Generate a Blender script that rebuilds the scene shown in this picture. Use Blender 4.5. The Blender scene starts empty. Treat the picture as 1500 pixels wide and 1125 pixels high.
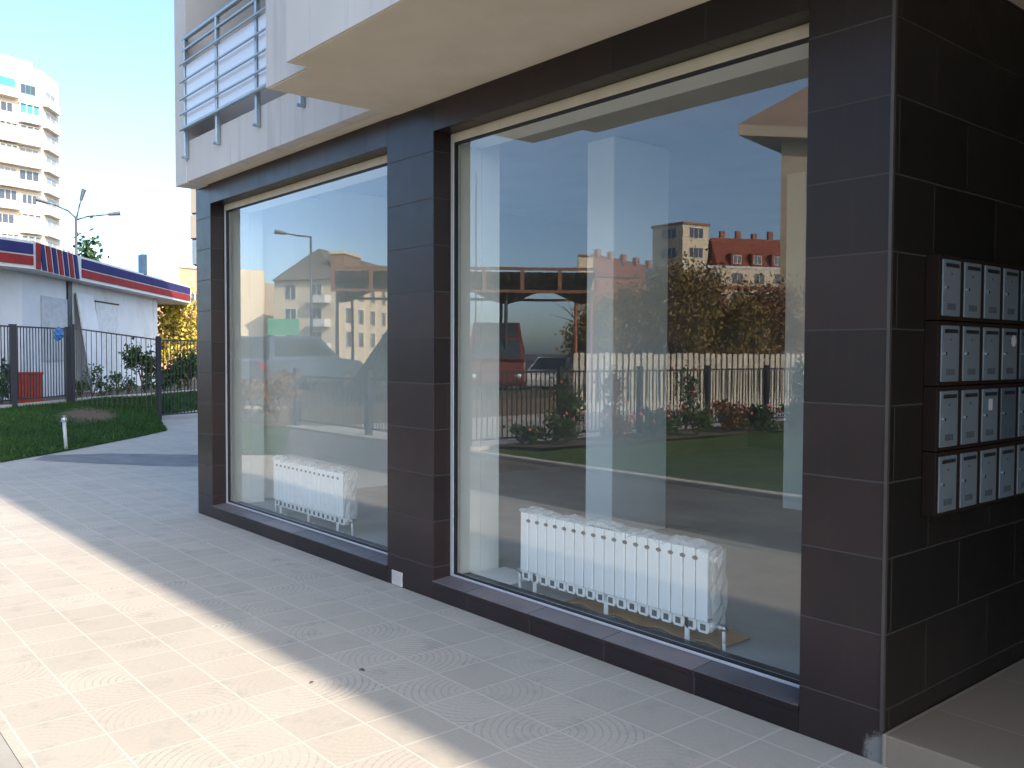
import bpy, math, random
import numpy as np
from mathutils import Vector, Matrix
random.seed(7)
C = bpy.context.scene.collection
SC = bpy.context.scene
rad = math.radians

# ------------------------------------------------------------------ camera
CAM = np.array([1.7318, -3.3578, 1.6085])
YAW, PIT, ROL, FPX = 0.6982, 0.034, 0.0037, 1317.5
_fw = np.array([-math.cos(YAW)*math.cos(PIT), math.sin(YAW)*math.cos(PIT), -math.sin(PIT)])
_r = np.array([math.sin(YAW), math.cos(YAW), 0.0]); _u = np.cross(_r, _fw)
_rt = math.cos(ROL)*_r + math.sin(ROL)*_u
_up = -math.sin(ROL)*_r + math.cos(ROL)*_u
cd = bpy.data.cameras.new('camera'); cam = bpy.data.objects.new('camera', cd); C.objects.link(cam)
M = Matrix.Identity(4)
for i in range(3):
    M[i][0] = _rt[i]; M[i][1] = _up[i]; M[i][2] = -_fw[i]; M[i][3] = CAM[i]
cam.matrix_world = M
cd.sensor_width = 36; cd.lens = 36*FPX/1500; cd.clip_start = 0.05; cd.clip_end = 3000
SC.camera = cam

def ray(x, y): return _fw + (x-750)/FPX*_rt + (562.5-y)/FPX*_up
def A(x, y, D):                     # survey point: sight line at horizontal range D
    d = ray(x, y); return CAM + d*D/math.hypot(d[0], d[1])
def V(x, y, D, yg=.15):             # the same for a thing sighted in the shop glass (mirror plane y=yg)
    P = A(x, y, D); P[1] = 2*yg-P[1]; return P
def hit(x, y, ax, val):
    d = ray(x, y); return CAM + d*(val-CAM[ax])/d[ax]

# ------------------------------------------------------------------ light
SUN_EL, SUN_AZ = 33.0, 0.6          # azimuth measured from +x towards +y
w = bpy.data.worlds.new('World'); SC.world = w; w.use_nodes = True
nt = w.node_tree; nt.nodes.clear()
sky = nt.nodes.new('ShaderNodeTexSky'); sky.sky_type = 'NISHITA'; sky.sun_disc = False
sky.sun_elevation = rad(SUN_EL); sky.sun_rotation = rad(90-SUN_AZ)
sky.altitude = 500; sky.air_density = 0.7; sky.dust_density = 3.0; sky.ozone_density = 1.5
bg = nt.nodes.new('ShaderNodeBackground'); bg.inputs[1].default_value = 0.15
ow = nt.nodes.new('ShaderNodeOutputWorld')
tint = nt.nodes.new('ShaderNodeMix'); tint.data_type = 'RGBA'; tint.blend_type = 'MULTIPLY'; tint.inputs[0].default_value = 1; tint.inputs[7].default_value = (.92, .99, .98, 1)
nt.links.new(sky.outputs[0], tint.inputs[6]); nt.links.new(tint.outputs[2], bg.inputs[0]); nt.links.new(bg.outputs[0], ow.inputs[0])
sd = bpy.data.lights.new('sun', 'SUN'); so = bpy.data.objects.new('sun', sd); C.objects.link(so)
sd.energy = 2.6; sd.angle = rad(0.4); sd.color = (1.0, 0.87, 0.72)
sv = Vector((math.cos(rad(SUN_EL))*math.cos(rad(SUN_AZ)), math.cos(rad(SUN_EL))*math.sin(rad(SUN_AZ)), math.sin(rad(SUN_EL))))
so.rotation_euler = sv.to_track_quat('Z', 'Y').to_euler(); so.location = (20, 0, 30)
SC.view_settings.view_transform = 'Standard'; SC.view_settings.look = 'None'
SC.view_settings.exposure = 1.7; SC.view_settings.gamma = 1.0
SC.cycles.max_bounces = 10; SC.cycles.transparent_max_bounces = 24

# ------------------------------------------------------------------ mesh helpers
class MB:
    def __init__(s): s.v = []; s.f = []; s.mi = []
    def poly(s, pts, mi=0):
        n = len(s.v); s.v += [tuple(map(float, p)) for p in pts]; s.f.append(tuple(range(n, n+len(pts)))); s.mi.append(mi); return s
    def box(s, x0, x1, y0, y1, z0, z1):
        return s.obox((x0, y0, z0), (x1-x0, 0, 0), (0, y1-y0, 0), (0, 0, z1-z0))
    def obox(s, o, a, b, c):
        o, a, b, c = (np.array(t, float) for t in (o, a, b, c))
        if np.dot(np.cross(a, b), c) < 0: a, b = b, a
        n = len(s.v)
        for k in (0, 1):
            for (i, j) in ((0, 0), (1, 0), (1, 1), (0, 1)): s.v.append(tuple(o+a*i+b*j+c*k))
        for f in ((0, 3, 2, 1), (4, 5, 6, 7), (0, 1, 5, 4), (1, 2, 6, 5), (2, 3, 7, 6), (3, 0, 4, 7)):
            s.f.append(tuple(n+i for i in f)); s.mi.append(0)
        return s
    def prism(s, pts, z0, z1):
        pts = [np.array(p[:2], float) for p in pts]
        area = sum(pts[i-1][0]*pts[i][1]-pts[i][0]*pts[i-1][1] for i in range(len(pts)))
        if area < 0: pts = pts[::-1]
        n = len(s.v); m = len(pts)
        s.v += [(p[0], p[1], z0) for p in pts]+[(p[0], p[1], z1) for p in pts]
        s.f.append(tuple(n+m-1-i for i in range(m))); s.f.append(tuple(n+m+i for i in range(m)))
        for i in range(m):
            j = (i+1) % m; s.f.append((n+i, n+j, n+m+j, n+m+i))
        s.mi += [0]*(m+2); return s
    def extrude(s, prof, o, ax, ay, az):          # 2-D outline in (ax,ay), extruded by az
        o, ax, ay, az = (np.array(t, float) for t in (o, ax, ay, az))
        p = [o+ax*a+ay*b for a, b in prof]; n = len(s.v); m = len(p)
        nrm = sum(np.cross(p[i-1]-o, p[i]-o) for i in range(m))
        if np.dot(nrm, az) < 0: p = p[::-1]
        s.v += [tuple(q) for q in p]+[tuple(q+az) for q in p]
        s.f.append(tuple(n+m-1-i for i in range(m))); s.f.append(tuple(n+m+i for i in range(m)))
        for i in range(m):
            j = (i+1) % m; s.f.append((n+i, n+j, n+m+j, n+m+i))
        s.mi += [0]*(m+2); return s
    def tube(s, p0, p1, r0, r1=None, n=8, cap=True):
        r1 = r0 if r1 is None else r1
        p0, p1 = np.array(p0, float), np.array(p1, float); d = p1-p0; d /= np.linalg.norm(d)+1e-12
        a = np.cross(d, (0, 0, 1.0) if abs(d[2]) < .9 else (1.0, 0, 0)); a /= np.linalg.norm(a); b = np.cross(d, a)
        k = len(s.v)
        for p, r in ((p0, r0), (p1, r1)):
            for i in range(n):
                t = 2*math.pi*i/n; s.v.append(tuple(p+r*(a*math.cos(t)+b*math.sin(t))))
        for i in range(n):
            j = (i+1) % n; s.f.append((k+i, k+j, k+n+j, k+n+i)); s.mi.append(0)
        if cap:
            s.f.append(tuple(k+n-1-i for i in range(n))); s.f.append(tuple(k+n+i for i in range(n))); s.mi += [0, 0]
        return s
    def path(s, pts, r, n=8):
        for i in range(len(pts)-1):
            rr = r if not isinstance(r, (list, tuple)) else r[i]
            r2 = r if not isinstance(r, (list, tuple)) else r[i+1]
            s.tube(pts[i], pts[i+1], rr, r2, n)
        return s
    def ball(s, c, rx, ry=None, rz=None, nu=10, nv=7, jit=0):
        ry = rx if ry is None else ry; rz = rx if rz is None else rz; k = len(s.v)
        for j in range(nv+1):
            ph = math.pi*j/nv
            for i in range(nu):
                t = 2*math.pi*i/nu; q = 1+random.uniform(-jit, jit)
                s.v.append((c[0]+rx*q*math.sin(ph)*math.cos(t), c[1]+ry*q*math.sin(ph)*math.sin(t), c[2]+rz*q*math.cos(ph)))
        for j in range(nv):
            for i in range(nu):
                i2 = (i+1) % nu; s.f.append((k+j*nu+i, k+(j+1)*nu+i, k+(j+1)*nu+i2, k+j*nu+i2)); s.mi.append(0)
        return s
    def build(s, name, mat, parent=None, bevel=0, smooth=False, seg=2):
        me = bpy.data.meshes.new(name); me.from_pydata(s.v, [], s.f)
        for m in (mat if isinstance(mat, (list, tuple)) else [mat]): me.materials.append(m)
        if any(s.mi): me.polygons.foreach_set('material_index', s.mi)
        if smooth: me.polygons.foreach_set('use_smooth', [True]*len(s.f))
        me.update(); o = bpy.data.objects.new(name, me); C.objects.link(o)
        if parent is not None:
            o.parent = parent; o.matrix_parent_inverse = parent.matrix_basis.inverted()
        if bevel:
            b = o.modifiers.new('bevel', 'BEVEL'); b.width = bevel; b.segments = seg; b.limit_method = 'ANGLE'
        return o

def thing(name, label, cat, loc=(0, 0, 0), group=None, rz=0):
    o = bpy.data.objects.new(name, None); C.objects.link(o); o.location = loc; o.rotation_euler = (0, 0, rz)
    o.empty_display_size = .2
    return tag(o, label, cat, group)
def tag(o, label=None, cat=None, group=None, kind=None):
    if label: o['label'] = label
    if cat: o['category'] = cat
    if group: o['group'] = group
    if kind: o['kind'] = kind
    return o
def copy_tree(o, parent=None):
    c = o.copy(); C.objects.link(c)
    if parent is not None: c.parent = parent
    for ch in list(o.children): copy_tree(ch, c)
    return c
def struct(o): o['kind'] = 'structure'; return o

# ------------------------------------------------------------------ material helpers
class N:
    def __init__(s, name):
        s.m = bpy.data.materials.new(name); s.m.use_nodes = True; s.t = s.m.node_tree; s.t.nodes.clear()
        s.out = s.t.nodes.new('ShaderNodeOutputMaterial')
    def n(s, typ, **kw):
        x = s.t.nodes.new(typ)
        for k, v in kw.items(): setattr(x, k, v)
        return x
    def set(s, sock, v):
        if isinstance(v, bpy.types.NodeSocket): s.t.links.new(v, sock)
        elif v is not None:
            if isinstance(v, (tuple, list)) and len(v) == 3 and sock.type == 'RGBA': v = (*v, 1)
            sock.default_value = v
    def math(s, op, a, b=None, c=None, clamp=False):
        x = s.n('ShaderNodeMath', operation=op); x.use_clamp = clamp
        s.set(x.inputs[0], a)
        if b is not None: s.set(x.inputs[1], b)
        if c is not None: s.set(x.inputs[2], c)
        return x.outputs[0]
    def pos(s):
        g = s.n('ShaderNodeNewGeometry'); x = s.n('ShaderNodeSeparateXYZ'); s.t.links.new(g.outputs['Position'], x.inputs[0])
        s.gpos = g.outputs['Position']; return x.outputs[0], x.outputs[1], x.outputs[2]
    def obj(s):
        g = s.n('ShaderNodeTexCoord'); return g.outputs['Object']
    def comb(s, a, b, c=0.0):
        x = s.n('ShaderNodeCombineXYZ'); s.set(x.inputs[0], a); s.set(x.inputs[1], b); s.set(x.inputs[2], c); return x.outputs[0]
    def noise(s, vec, scale, detail=4, rough=.55, dist=0):
        x = s.n('ShaderNodeTexNoise'); s.set(x.inputs['Vector'], vec); x.inputs['Scale'].default_value = scale
        x.inputs['Detail'].default_value = detail; x.inputs['Roughness'].default_value = rough; x.inputs['Distortion'].default_value = dist
        return x.outputs[0]
    def white(s, vec):
        x = s.n('ShaderNodeTexWhiteNoise', noise_dimensions='3D'); s.set(x.inputs[0], vec); return x.outputs[0]
    def mix(s, fac, a, b, mode='MIX'):
        x = s.n('ShaderNodeMix', data_type='RGBA', blend_type=mode); s.set(x.inputs[0], fac); s.set(x.inputs[6], a); s.set(x.inputs[7], b); return x.outputs[2]
    def ramp(s, fac, stops):
        x = s.n('ShaderNodeValToRGB'); s.set(x.inputs[0], fac); e = x.color_ramp.elements
        while len(e) < len(stops): e.new(.5)
        for k, (p, c) in zip(e, stops): k.position = p; k.color = (*c, 1)
        return x.outputs[0]
    def step(s, x, a, b):
        r = s.n('ShaderNodeMapRange'); r.clamp = True; s.set(r.inputs[0], x); r.inputs[1].default_value = a; r.inputs[2].default_value = b
        return r.outputs[0]
    def bump(s, h, strength=.3, dist=.01):
        b = s.n('ShaderNodeBump'); b.inputs['Strength'].default_value = strength; b.inputs['Distance'].default_value = dist
        s.set(b.inputs['Height'], h); return b.outputs[0]
    def line(s, c, pitch, off, wd):               # 1 on joint lines of a grid
        t = s.math('DIVIDE', s.math('SUBTRACT', c, off), pitch); f = s.math('FRACT', t)
        d = s.math('MULTIPLY', s.math('MINIMUM', f, s.math('SUBTRACT', 1.0, f)), pitch)
        return s.math('SUBTRACT', 1.0, s.step(d, wd*.35, wd*.65)), s.math('FLOOR', t)
    def pbr(s, col, rough=.6, metal=0, spec=.5, normal=None, **kw):
        p = s.n('ShaderNodeBsdfPrincipled'); s.set(p.inputs['Base Color'], col); s.set(p.inputs['Roughness'], rough)
        s.set(p.inputs['Metallic'], metal); s.set(p.inputs['Specular IOR Level'], spec)
        if normal is not None: s.t.links.new(normal, p.inputs['Normal'])
        for k, v in kw.items(): s.set(p.inputs[k], v)
        s.t.links.new(p.outputs[0], s.out.inputs[0]); return p

def mat(name, col, rough=.6, metal=0, var=.15, scale=6, bump=.1, bs=40, spec=.5, dirt=None, **kw):
    k = N(name); v = k.obj()
    n1 = k.noise(v, scale, 5)
    lo = tuple(c*(1-var) for c in col); hi = tuple(min(1, c*(1+var)) for c in col)
    c = k.ramp(n1, [(.3, lo), (.7, hi)])
    if dirt:
        n3 = k.noise(v, scale*.35, 6, .65); c = k.mix(k.step(n3, .52, .72), c, dirt)
    r = k.math('ADD', rough-.06, k.math('MULTIPLY', k.noise(v, scale*3, 3), .12))
    nn = k.bump(k.noise(v, bs, 4), bump, .004) if bump else None
    k.pbr(c, r, metal, spec, nn, **kw); return k.m

def tile_mat(name, u, pu, ou, pv, ov, stagger=0, col=(.0185, .0125, .0142), grout=(.055, .047, .045), rough=.33, spec=.33, gw=.006):
    k = N(name); P = k.pos(); z = P[2]; uc = P[u] if u is not None else None
    lv, iv = k.line(z, pv, ov, gw)
    g = lv; iu = 0.0
    if uc is not None:
        if stagger:
            sh = k.math('MULTIPLY', k.math('FLOORED_MODULO', iv, 2.0), pu*stagger); uc = k.math('ADD', uc, sh)
        lu, iu = k.line(uc, pu, ou, gw); g = k.math('MAXIMUM', lv, lu)
    pv_ = k.gpos
    rnd = k.white(k.comb(iu, iv, 1.7))
    n1 = k.noise(pv_, 2.4, 6, .6); n2 = k.noise(pv_, 55, 3)
    t = k.math('ADD', k.math('MULTIPLY', n1, .55), k.math('MULTIPLY', rnd, .45))
    c = k.ramp(t, [(.2, tuple(x*.6 for x in col)), (.5, col), (.8, (col[0]*1.9, col[1]*1.6, col[2]*1.45))])
    c = k.mix(k.math('MULTIPLY', n2, .25), c, (.034, .026, .025))
    if u is None:        # worn patch where the corner tile is knocked off at its foot
        fx = k.math('MULTIPLY', k.step(P[0], -.13, -.02), k.math('SUBTRACT', 1.0, k.step(z, .07, .17)))
        c = k.mix(k.step(k.math('MULTIPLY', fx, k.noise(pv_, 26, 5, .7)), .22, .34), c, (.20, .19, .17))
        st = k.noise(k.comb(k.math('MULTIPLY', P[0], 22), P[1], k.math('MULTIPLY', z, 1.5)), 1.0, 5, .6)
        c = k.mix(k.math('MULTIPLY', k.step(st, .55, .8), .5), c, (.036, .024, .02))
    c = k.mix(g, c, grout)
    r = k.math('ADD', k.math('ADD', rough-.1, k.math('MULTIPLY', k.noise(pv_, 7, 5), .2)), k.math('MULTIPLY', g, .4))
    h = k.math('SUBTRACT', k.math('MULTIPLY', n2, .15), g)
    k.pbr(c, r, 0, spec, k.bump(h, .25, .002)); return k.m

m_tile_f = tile_mat('dark_tile_front', None, 1, 0, .3, .209)
m_tile_j = tile_mat('dark_tile_joint', 0, .592, -2.70, .3, .209-.09)
m_tile_lin = tile_mat('dark_tile_lintel', 0, .60, -2.70, 10, 1.0, grout=(.04, .034, .034))
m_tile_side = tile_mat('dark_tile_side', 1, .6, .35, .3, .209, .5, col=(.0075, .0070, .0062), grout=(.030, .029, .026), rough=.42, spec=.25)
m_sill_sheen = tile_mat('sill_tile_sky_sheen', 0, .592, -2.70, 10, 1.0, col=(.15, .135, .14), rough=.4)  # lighter tile colour carries the sky's sheen on the ledge
m_tile_f2 = tile_mat('dark_tile_riser', 0, .592, -2.70, 10, 1.0)

m_soffit = mat('soffit_plaster', (.66, .575, .48), .9, var=.06, scale=3, bump=.25, bs=120)
def panel_mat():
    k = N('facade_render'); P = k.pos()
    lv, iv = k.line(P[0], .40, -3.08, .006)
    n1 = k.noise(k.gpos, 1.3, 5, .6)
    st = k.noise(k.comb(k.math('MULTIPLY', P[0], 9), P[1], k.math('MULTIPLY', P[2], .5)), 1.0, 4)
    c = k.ramp(n1, [(.3, (.57, .525, .51)), (.7, (.64, .59, .57))])
    c = k.mix(k.step(st, .55, .78), c, (.47, .43, .41))
    c = k.mix(k.math('MULTIPLY', lv, .22), c, (.3, .27, .25))
    k.pbr(c, .85, 0, .3, k.bump(k.noise(k.gpos, 90, 3), .15, .004)); return k.m
m_panel = panel_mat()
m_pier = mat('pier_render', (.58, .54, .52), .85, var=.05, scale=2, bump=.15, bs=90)
m_balwall = mat('balcony_wall_grey', (.40, .40, .42), .85, var=.05, scale=3, bump=.1)
m_rail = mat('painted_steel_rail', (.36, .42, .47), .35, metal=.6, var=.05, bump=.03)
m_frost = mat('frosted_panel', (.78, .79, .86), .25, var=.02, bump=0)
m_alu = mat('window_frame_white', (.50, .49, .51), .4, var=.05, bump=.02)
m_beige_frame = mat('frame_head_beige', (.55, .47, .38), .6, var=.08, bump=.05)
m_gasket = mat('black_gasket', (.012, .012, .013), .6, var=.1, bump=0)
m_white = mat('interior_white_plaster', (.88, .88, .85), .9, var=.03, scale=2, bump=.12, bs=60)
m_roomgrey = mat('interior_dim_plaster', (.10, .10, .095), .95, var=.2, scale=1.2, bump=.1)  # plaster darkened to hold the dimness of the deep room
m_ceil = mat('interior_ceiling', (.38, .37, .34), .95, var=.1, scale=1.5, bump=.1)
m_rad = mat('radiator_enamel', (.88, .88, .86), .3, var=.02, bump=0)
m_slot = mat('dark_slot', (.10, .10, .10), .7, var=.1, bump=0)
m_card = mat('brown_cardboard', (.52, .29, .09), .85, var=.15, scale=5, bump=.1)
m_brass = mat('valve_metal', (.55, .55, .53), .3, metal=.9, var=.05, bump=0)
m_dark_metal = mat('dark_fence_paint', (.022, .024, .032), .45, var=.15, bump=.05)
m_trim = mat('corner_trim_metal', (.075, .065, .06), .4, metal=.4, var=.1, bump=.03)

def floor_mat():
    k = N('dusty_floor'); P = k.pos()
    n1 = k.noise(k.gpos, 1.6, 6, .65); n2 = k.noise(k.gpos, 26, 4, .7)
    c = k.ramp(n1, [(.3, (.42, .43, .405)), (.7, (.55, .56, .53))])
    v = k.n('ShaderNodeTexVoronoi'); k.t.links.new(k.gpos, v.inputs['Vector']); v.inputs['Scale'].default_value = 28
    sp = k.math('SUBTRACT', 1.0, k.step(v.outputs[0], .08, .16))
    fr = k.math('SUBTRACT', 1.0, k.step(P[1], .3, .75))
    c = k.mix(k.math('MULTIPLY', k.math('MULTIPLY', sp, k.step(n2, .45, .6)), fr), c, (.85, .86, .84))
    k.pbr(c, .8, 0, .3, k.bump(n2, .3, .004)); return k.m
m_floor = floor_mat()

def glass_mats():
    k = N('window_glass')
    g = k.n('ShaderNodeNewGeometry'); dt = k.n('ShaderNodeVectorMath', operation='DOT_PRODUCT')
    k.t.links.new(g.outputs['Incoming'], dt.inputs[0]); k.t.links.new(g.outputs['Normal'], dt.inputs[1])
    cs_ = k.math('ABSOLUTE', dt.outputs['Value'])
    F = k.math('ADD', .043, k.math('MULTIPLY', .957, k.math('POWER', k.math('SUBTRACT', 1.0, cs_), 5.0)))
    fac = k.math('DIVIDE', k.math('MULTIPLY', F, 3.1), k.math('ADD', 1.0, k.math('MULTIPLY', F, 2.4)), clamp=True)
    tr = k.n('ShaderNodeBsdfTransparent'); tr.inputs[0].default_value = (.96, .985, .97, 1)
    gl = k.n('ShaderNodeBsdfGlossy'); wv_ = k.bump(k.noise(g.outputs['Position'], 1.7, 2, .4), .055, .004); k.t.links.new(wv_, gl.inputs['Normal']); gl.inputs['Roughness'].default_value = 0; gl.inputs[0].default_value = (1, 1, 1, 1)
    # faint film of dust on the pane
    P = k.pos(); d = k.n('ShaderNodeBsdfDiffuse'); d.inputs[0].default_value = (.55, .58, .58, 1)
    mx = k.n('ShaderNodeMixShader'); k.set(mx.inputs[0], fac); k.t.links.new(tr.outputs[0], mx.inputs[1]); k.t.links.new(gl.outputs[0], mx.inputs[2])
    dust = k.math('MULTIPLY', k.step(k.noise(k.gpos, 2.2, 6, .7), .35, .75), .03)
    m2 = k.n('ShaderNodeMixShader'); k.set(m2.inputs[0], dust); k.t.links.new(mx.outputs[0], m2.inputs[1]); k.t.links.new(d.outputs[0], m2.inputs[2])
    k.t.links.new(m2.outputs[0], k.out.inputs[0])
    k2 = N('window_glass_inner'); t2 = k2.n('ShaderNodeBsdfTransparent'); k2.t.links.new(t2.outputs[0], k2.out.inputs[0])
    return [k.m, k2.m]
m_glass = glass_mats()

def film_mat():
    k = N('clear_wrap_film'); tr = k.n('ShaderNodeBsdfTransparent'); tr.inputs[0].default_value = (.95, .97, .97, 1)
    p = k.n('ShaderNodeBsdfPrincipled'); k.set(p.inputs['Base Color'], (.85, .88, .88)); k.set(p.inputs['Roughness'], .18)
    mx = k.n('ShaderNodeMixShader'); k.set(mx.inputs[0], k.math('ADD', .22, k.math('MULTIPLY', k.noise(k.obj(), 14, 4), .35)))
    k.t.links.new(tr.outputs[0], mx.inputs[1]); k.t.links.new(p.outputs[0], mx.inputs[2]); k.t.links.new(mx.outputs[0], k.out.inputs[0]); return k.m
m_film = film_mat()

def paving_mat():
    k = N('patterned_paving'); x, y, z = k.pos(); p = .2975
    lx, ix = k.line(x, p, -1.035, .009); ly, iy = k.line(y, p, -.77, .009); g = k.math('MAXIMUM', lx, ly)
    rnd = k.white(k.comb(ix, iy, .3))
    # arc pattern pressed into each tile
    fx = k.math('PINGPONG', k.math('SUBTRACT', x, -1.035), p); fy = k.math('PINGPONG', k.math('SUBTRACT', y, -.77), p)
    r = k.math('POWER', k.math('ADD', k.math('MULTIPLY', fx, fx), k.math('MULTIPLY', fy, fy)), .5)
    sw = k.math('FRACT', k.math('DIVIDE', r, .0345))
    arc = k.math('SUBTRACT', 1.0, k.step(k.math('ABSOLUTE', k.math('SUBTRACT', sw, .5)), .07, .17))
    ang = k.math('MULTIPLY', k.math('ARCTAN2', fy, fx), 7.6)
    brk = k.step(k.math('ABSOLUTE', k.math('SUBTRACT', k.math('FRACT', k.math('ADD', ang, k.math('MULTIPLY', k.math('FLOOR', k.math('DIVIDE', r, .0345)), .37))), .5)), .04, .10)
    arc = k.math('MULTIPLY', arc, brk)
    arc = k.math('MULTIPLY', arc, k.math('MULTIPLY', k.step(rnd, .1, .9), k.step(k.noise(k.gpos, 2.1, 4, .6), .32, .62)))
    arc = k.math('MULTIPLY', arc, k.math('SUBTRACT', 1.0, g))
    n1 = k.noise(k.gpos, .7, 6, .62); n2 = k.noise(k.gpos, 60, 4, .7); n3 = k.noise(k.gpos, 5, 5, .65)
    c = k.ramp(k.math('ADD', k.math('MULTIPLY', n1, .65), k.math('MULTIPLY', rnd, .35)), [(.25, (.44, .39, .325)), (.55, (.51, .455, .38)), (.8, (.57, .51, .43))])
    c = k.mix(k.math('MULTIPLY', k.step(n2, .3, .75), .5), c, (.36, .32, .27))
    c = k.mix(k.step(n3, .54, .76), c, (.35, .33, .28))
    c = k.mix(k.math('MULTIPLY', arc, .5), c, (.22, .19, .16))
    c = k.mix(k.math('MULTIPLY', g, k.math('ADD', .35, k.math('MULTIPLY', n1, .9))), c, (.59, .535, .46))
    v = k.n('ShaderNodeTexVoronoi'); k.t.links.new(k.gpos, v.inputs['Vector']); v.inputs['Scale'].default_value = 5.5
    spot = k.math('MULTIPLY', k.math('SUBTRACT', 1.0, k.step(k.math('ADD', v.outputs[0], k.math('MULTIPLY', n3, .22)), .13, .19)), k.step(n1, .47, .52))
    c = k.mix(k.math('MULTIPLY', spot, .35), c, (.66, .64, .61))
    h = k.math('SUBTRACT', k.math('MULTIPLY', n2, .25), k.math('ADD', k.math('MULTIPLY', arc, .6), k.math('MULTIPLY', g, .35)))
    k.pbr(c, .8, 0, .3, k.bump(h, .32, .004)); return k.m
m_paving = paving_mat()

def slab_mat(name, pu, pv, c0, c1, gcol, gw=.008):
    k = N(name); x, y, z = k.pos(); lx, ix = k.line(x, pu, .02, gw); ly, iy = k.line(y, pv, -2.6, gw); g = k.math('MAXIMUM', lx, ly)
    rnd = k.white(k.comb(ix, iy, .3)); n1 = k.noise(k.gpos, 1.1, 6, .6); n2 = k.noise(k.gpos, 70, 3)
    c = k.ramp(k.math('ADD', k.math('MULTIPLY', n1, .5), k.math('MULTIPLY', rnd, .5)), [(.25, c0), (.75, c1)])
    c = k.mix(k.math('MULTIPLY', n2, .3), c, tuple(q*.7 for q in c0)); c = k.mix(g, c, gcol)
    k.pbr(c, .8, 0, .3, k.bump(k.math('SUBTRACT', k.math('MULTIPLY', n2, .3), g), .4, .004)); return k.m
m_band = slab_mat('slate_paving', 1.2, .30, (.11, .10, .09), (.17, .155, .135), (.07, .06, .05), .02)
m_platform = slab_mat('beige_landing_tile', .6, .6, (.22, .17, .12), (.27, .21, .155), (.30, .25, .20))
m_walk = slab_mat('pale_walkway', .5, .5, (.42, .39, .34), (.52, .48, .42), (.3, .28, .25))
m_kerb = mat('kerb_concrete', (.50, .46, .40), .9, var=.15, scale=4, bump=.3)
m_asphalt = mat('asphalt', (.055, .055, .058), .9, var=.25, scale=2, bump=.4, bs=150)
m_soil = mat('soil', (.10, .075, .05), .95, var=.3, scale=6, bump=.6, bs=30)

def lawn_mat():
    k = N('lawn_green'); k.pos(); n1 = k.noise(k.gpos, .9, 6, .65); n2 = k.noise(k.gpos, 45, 4, .7)
    c = k.ramp(n1, [(.3, (.055, .095, .022)), (.55, (.08, .125, .028)), (.75, (.125, .155, .04))])
    c = k.mix(k.math('MULTIPLY', n2, .55), c, (.02, .055, .01))
    k.pbr(c, .9, 0, .2, k.bump(n2, .8, .03)); return k.m
m_lawn = lawn_mat()
def leaf_mat(name, stops, scale=1.3):
    k = N(name); k.pos(); n1 = k.noise(k.gpos, scale, 4, .6); n2 = k.white(k.gpos)
    c = k.ramp(k.math('ADD', k.math('MULTIPLY', n1, .8), k.math('MULTIPLY', n2, .2)), stops)
    k.pbr(c, .6, 0, .3, None); return k.m
m_grass = leaf_mat('grass_blade', [(.25, (.014, .044, .008)), (.55, (.030, .080, .011)), (.8, (.075, .12, .022))], .8)
m_leaf_y = leaf_mat('yellow_leaf', [(.25, (.28, .22, .04)), (.5, (.48, .38, .06)), (.8, (.36, .36, .08))])
m_leaf_o = leaf_mat('autumn_leaf', [(.25, (.10, .065, .018)), (.5, (.20, .13, .03)), (.8, (.17, .16, .04))])
m_leaf_b = leaf_mat('rust_leaf', [(.25, (.10, .045, .02)), (.5, (.20, .09, .03)), (.8, (.20, .14, .04))])
m_leaf_g = leaf_mat('green_leaf', [(.25, (.018, .045, .012)), (.5, (.035, .08, .02)), (.8, (.07, .11, .03))])
m_bark = mat('bark', (.09, .065, .045), .95, var=.3, scale=12, bump=.6)
m_pink = mat('rose_petal', (.60, .16, .18), .6, var=.2, scale=10, bump=0)
m_rpetal = mat('red_petal', (.55, .02, .04), .6, var=.2, scale=10, bump=0)

m_mb = mat('mailbox_paint', (.15, .18, .205), .38, metal=.25, var=.06, scale=5, bump=.04)
m_mb_d = mat('mailbox_paint_dull', (.08, .105, .125), .45, metal=.25, var=.08, scale=5, bump=.04)
m_mbc = mat('mailbox_cabinet', (.016, .009, .006), .7, var=.1, bump=.05, spec=.15)
m_black = mat('black_gap', (.008, .008, .010), .6, var=.1, bump=0)
m_vent = mat('vent_shadow', (.05, .06, .07), .6, var=.1, bump=0)
m_chrome = mat('lock_chrome', (.85, .84, .80), .18, metal=1, var=.02, bump=0)
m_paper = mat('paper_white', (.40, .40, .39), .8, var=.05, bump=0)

# ------------------------------------------------------------------ ground
ZS = 3.2247
struct(MB().poly([(-1500, -1500, -.03), (1500, -1500, -.03), (1500, 1500, -.03), (-1500, 1500, -.03)]).build('ground', m_asphalt))
struct(MB().poly([(-26, -2.6, 0), (16, -2.6, 0), (16, 9, 0), (-26, 9, 0)]).build('pavement', m_paving))
struct(MB().poly([(-16.0, -4.98, .0), (16, -4.98, 0), (16, -2.76, 0), (-11.35, -2.76, 0)]).build('path', m_band))
struct(MB().box(-11.35, 16, -2.757, -2.603, -.03, .001).build('pavement_edging', mat('edging_concrete', (.36, .34, .30), .9, var=.12, scale=4, bump=.3)))
struct(MB().poly([(-22, -30, -.01), (-9.96, -30, -.01), (-9.96, -5.2, -.01), (-22, -5.2, -.01)]).build('walkway', m_walk))
struct(MB().box(-10.2, 16, -5.14, -4.984, -.02, .06).build('kerb', m_kerb, bevel=.012))
b = MB()
for i in range(60):
    for j in range(25):
        f = lambda i, j: (-9.8+26*i/60, -5.145-24*j/25, .02+.03*math.sin(i*1.3)*math.sin(j*1.9)+.09*min(1, j/4))
        b.poly([f(i, j), f(i, j+1), f(i+1, j+1), f(i+1, j)])
struct(b.build('garden_lawn', m_lawn, smooth=True))
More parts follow.
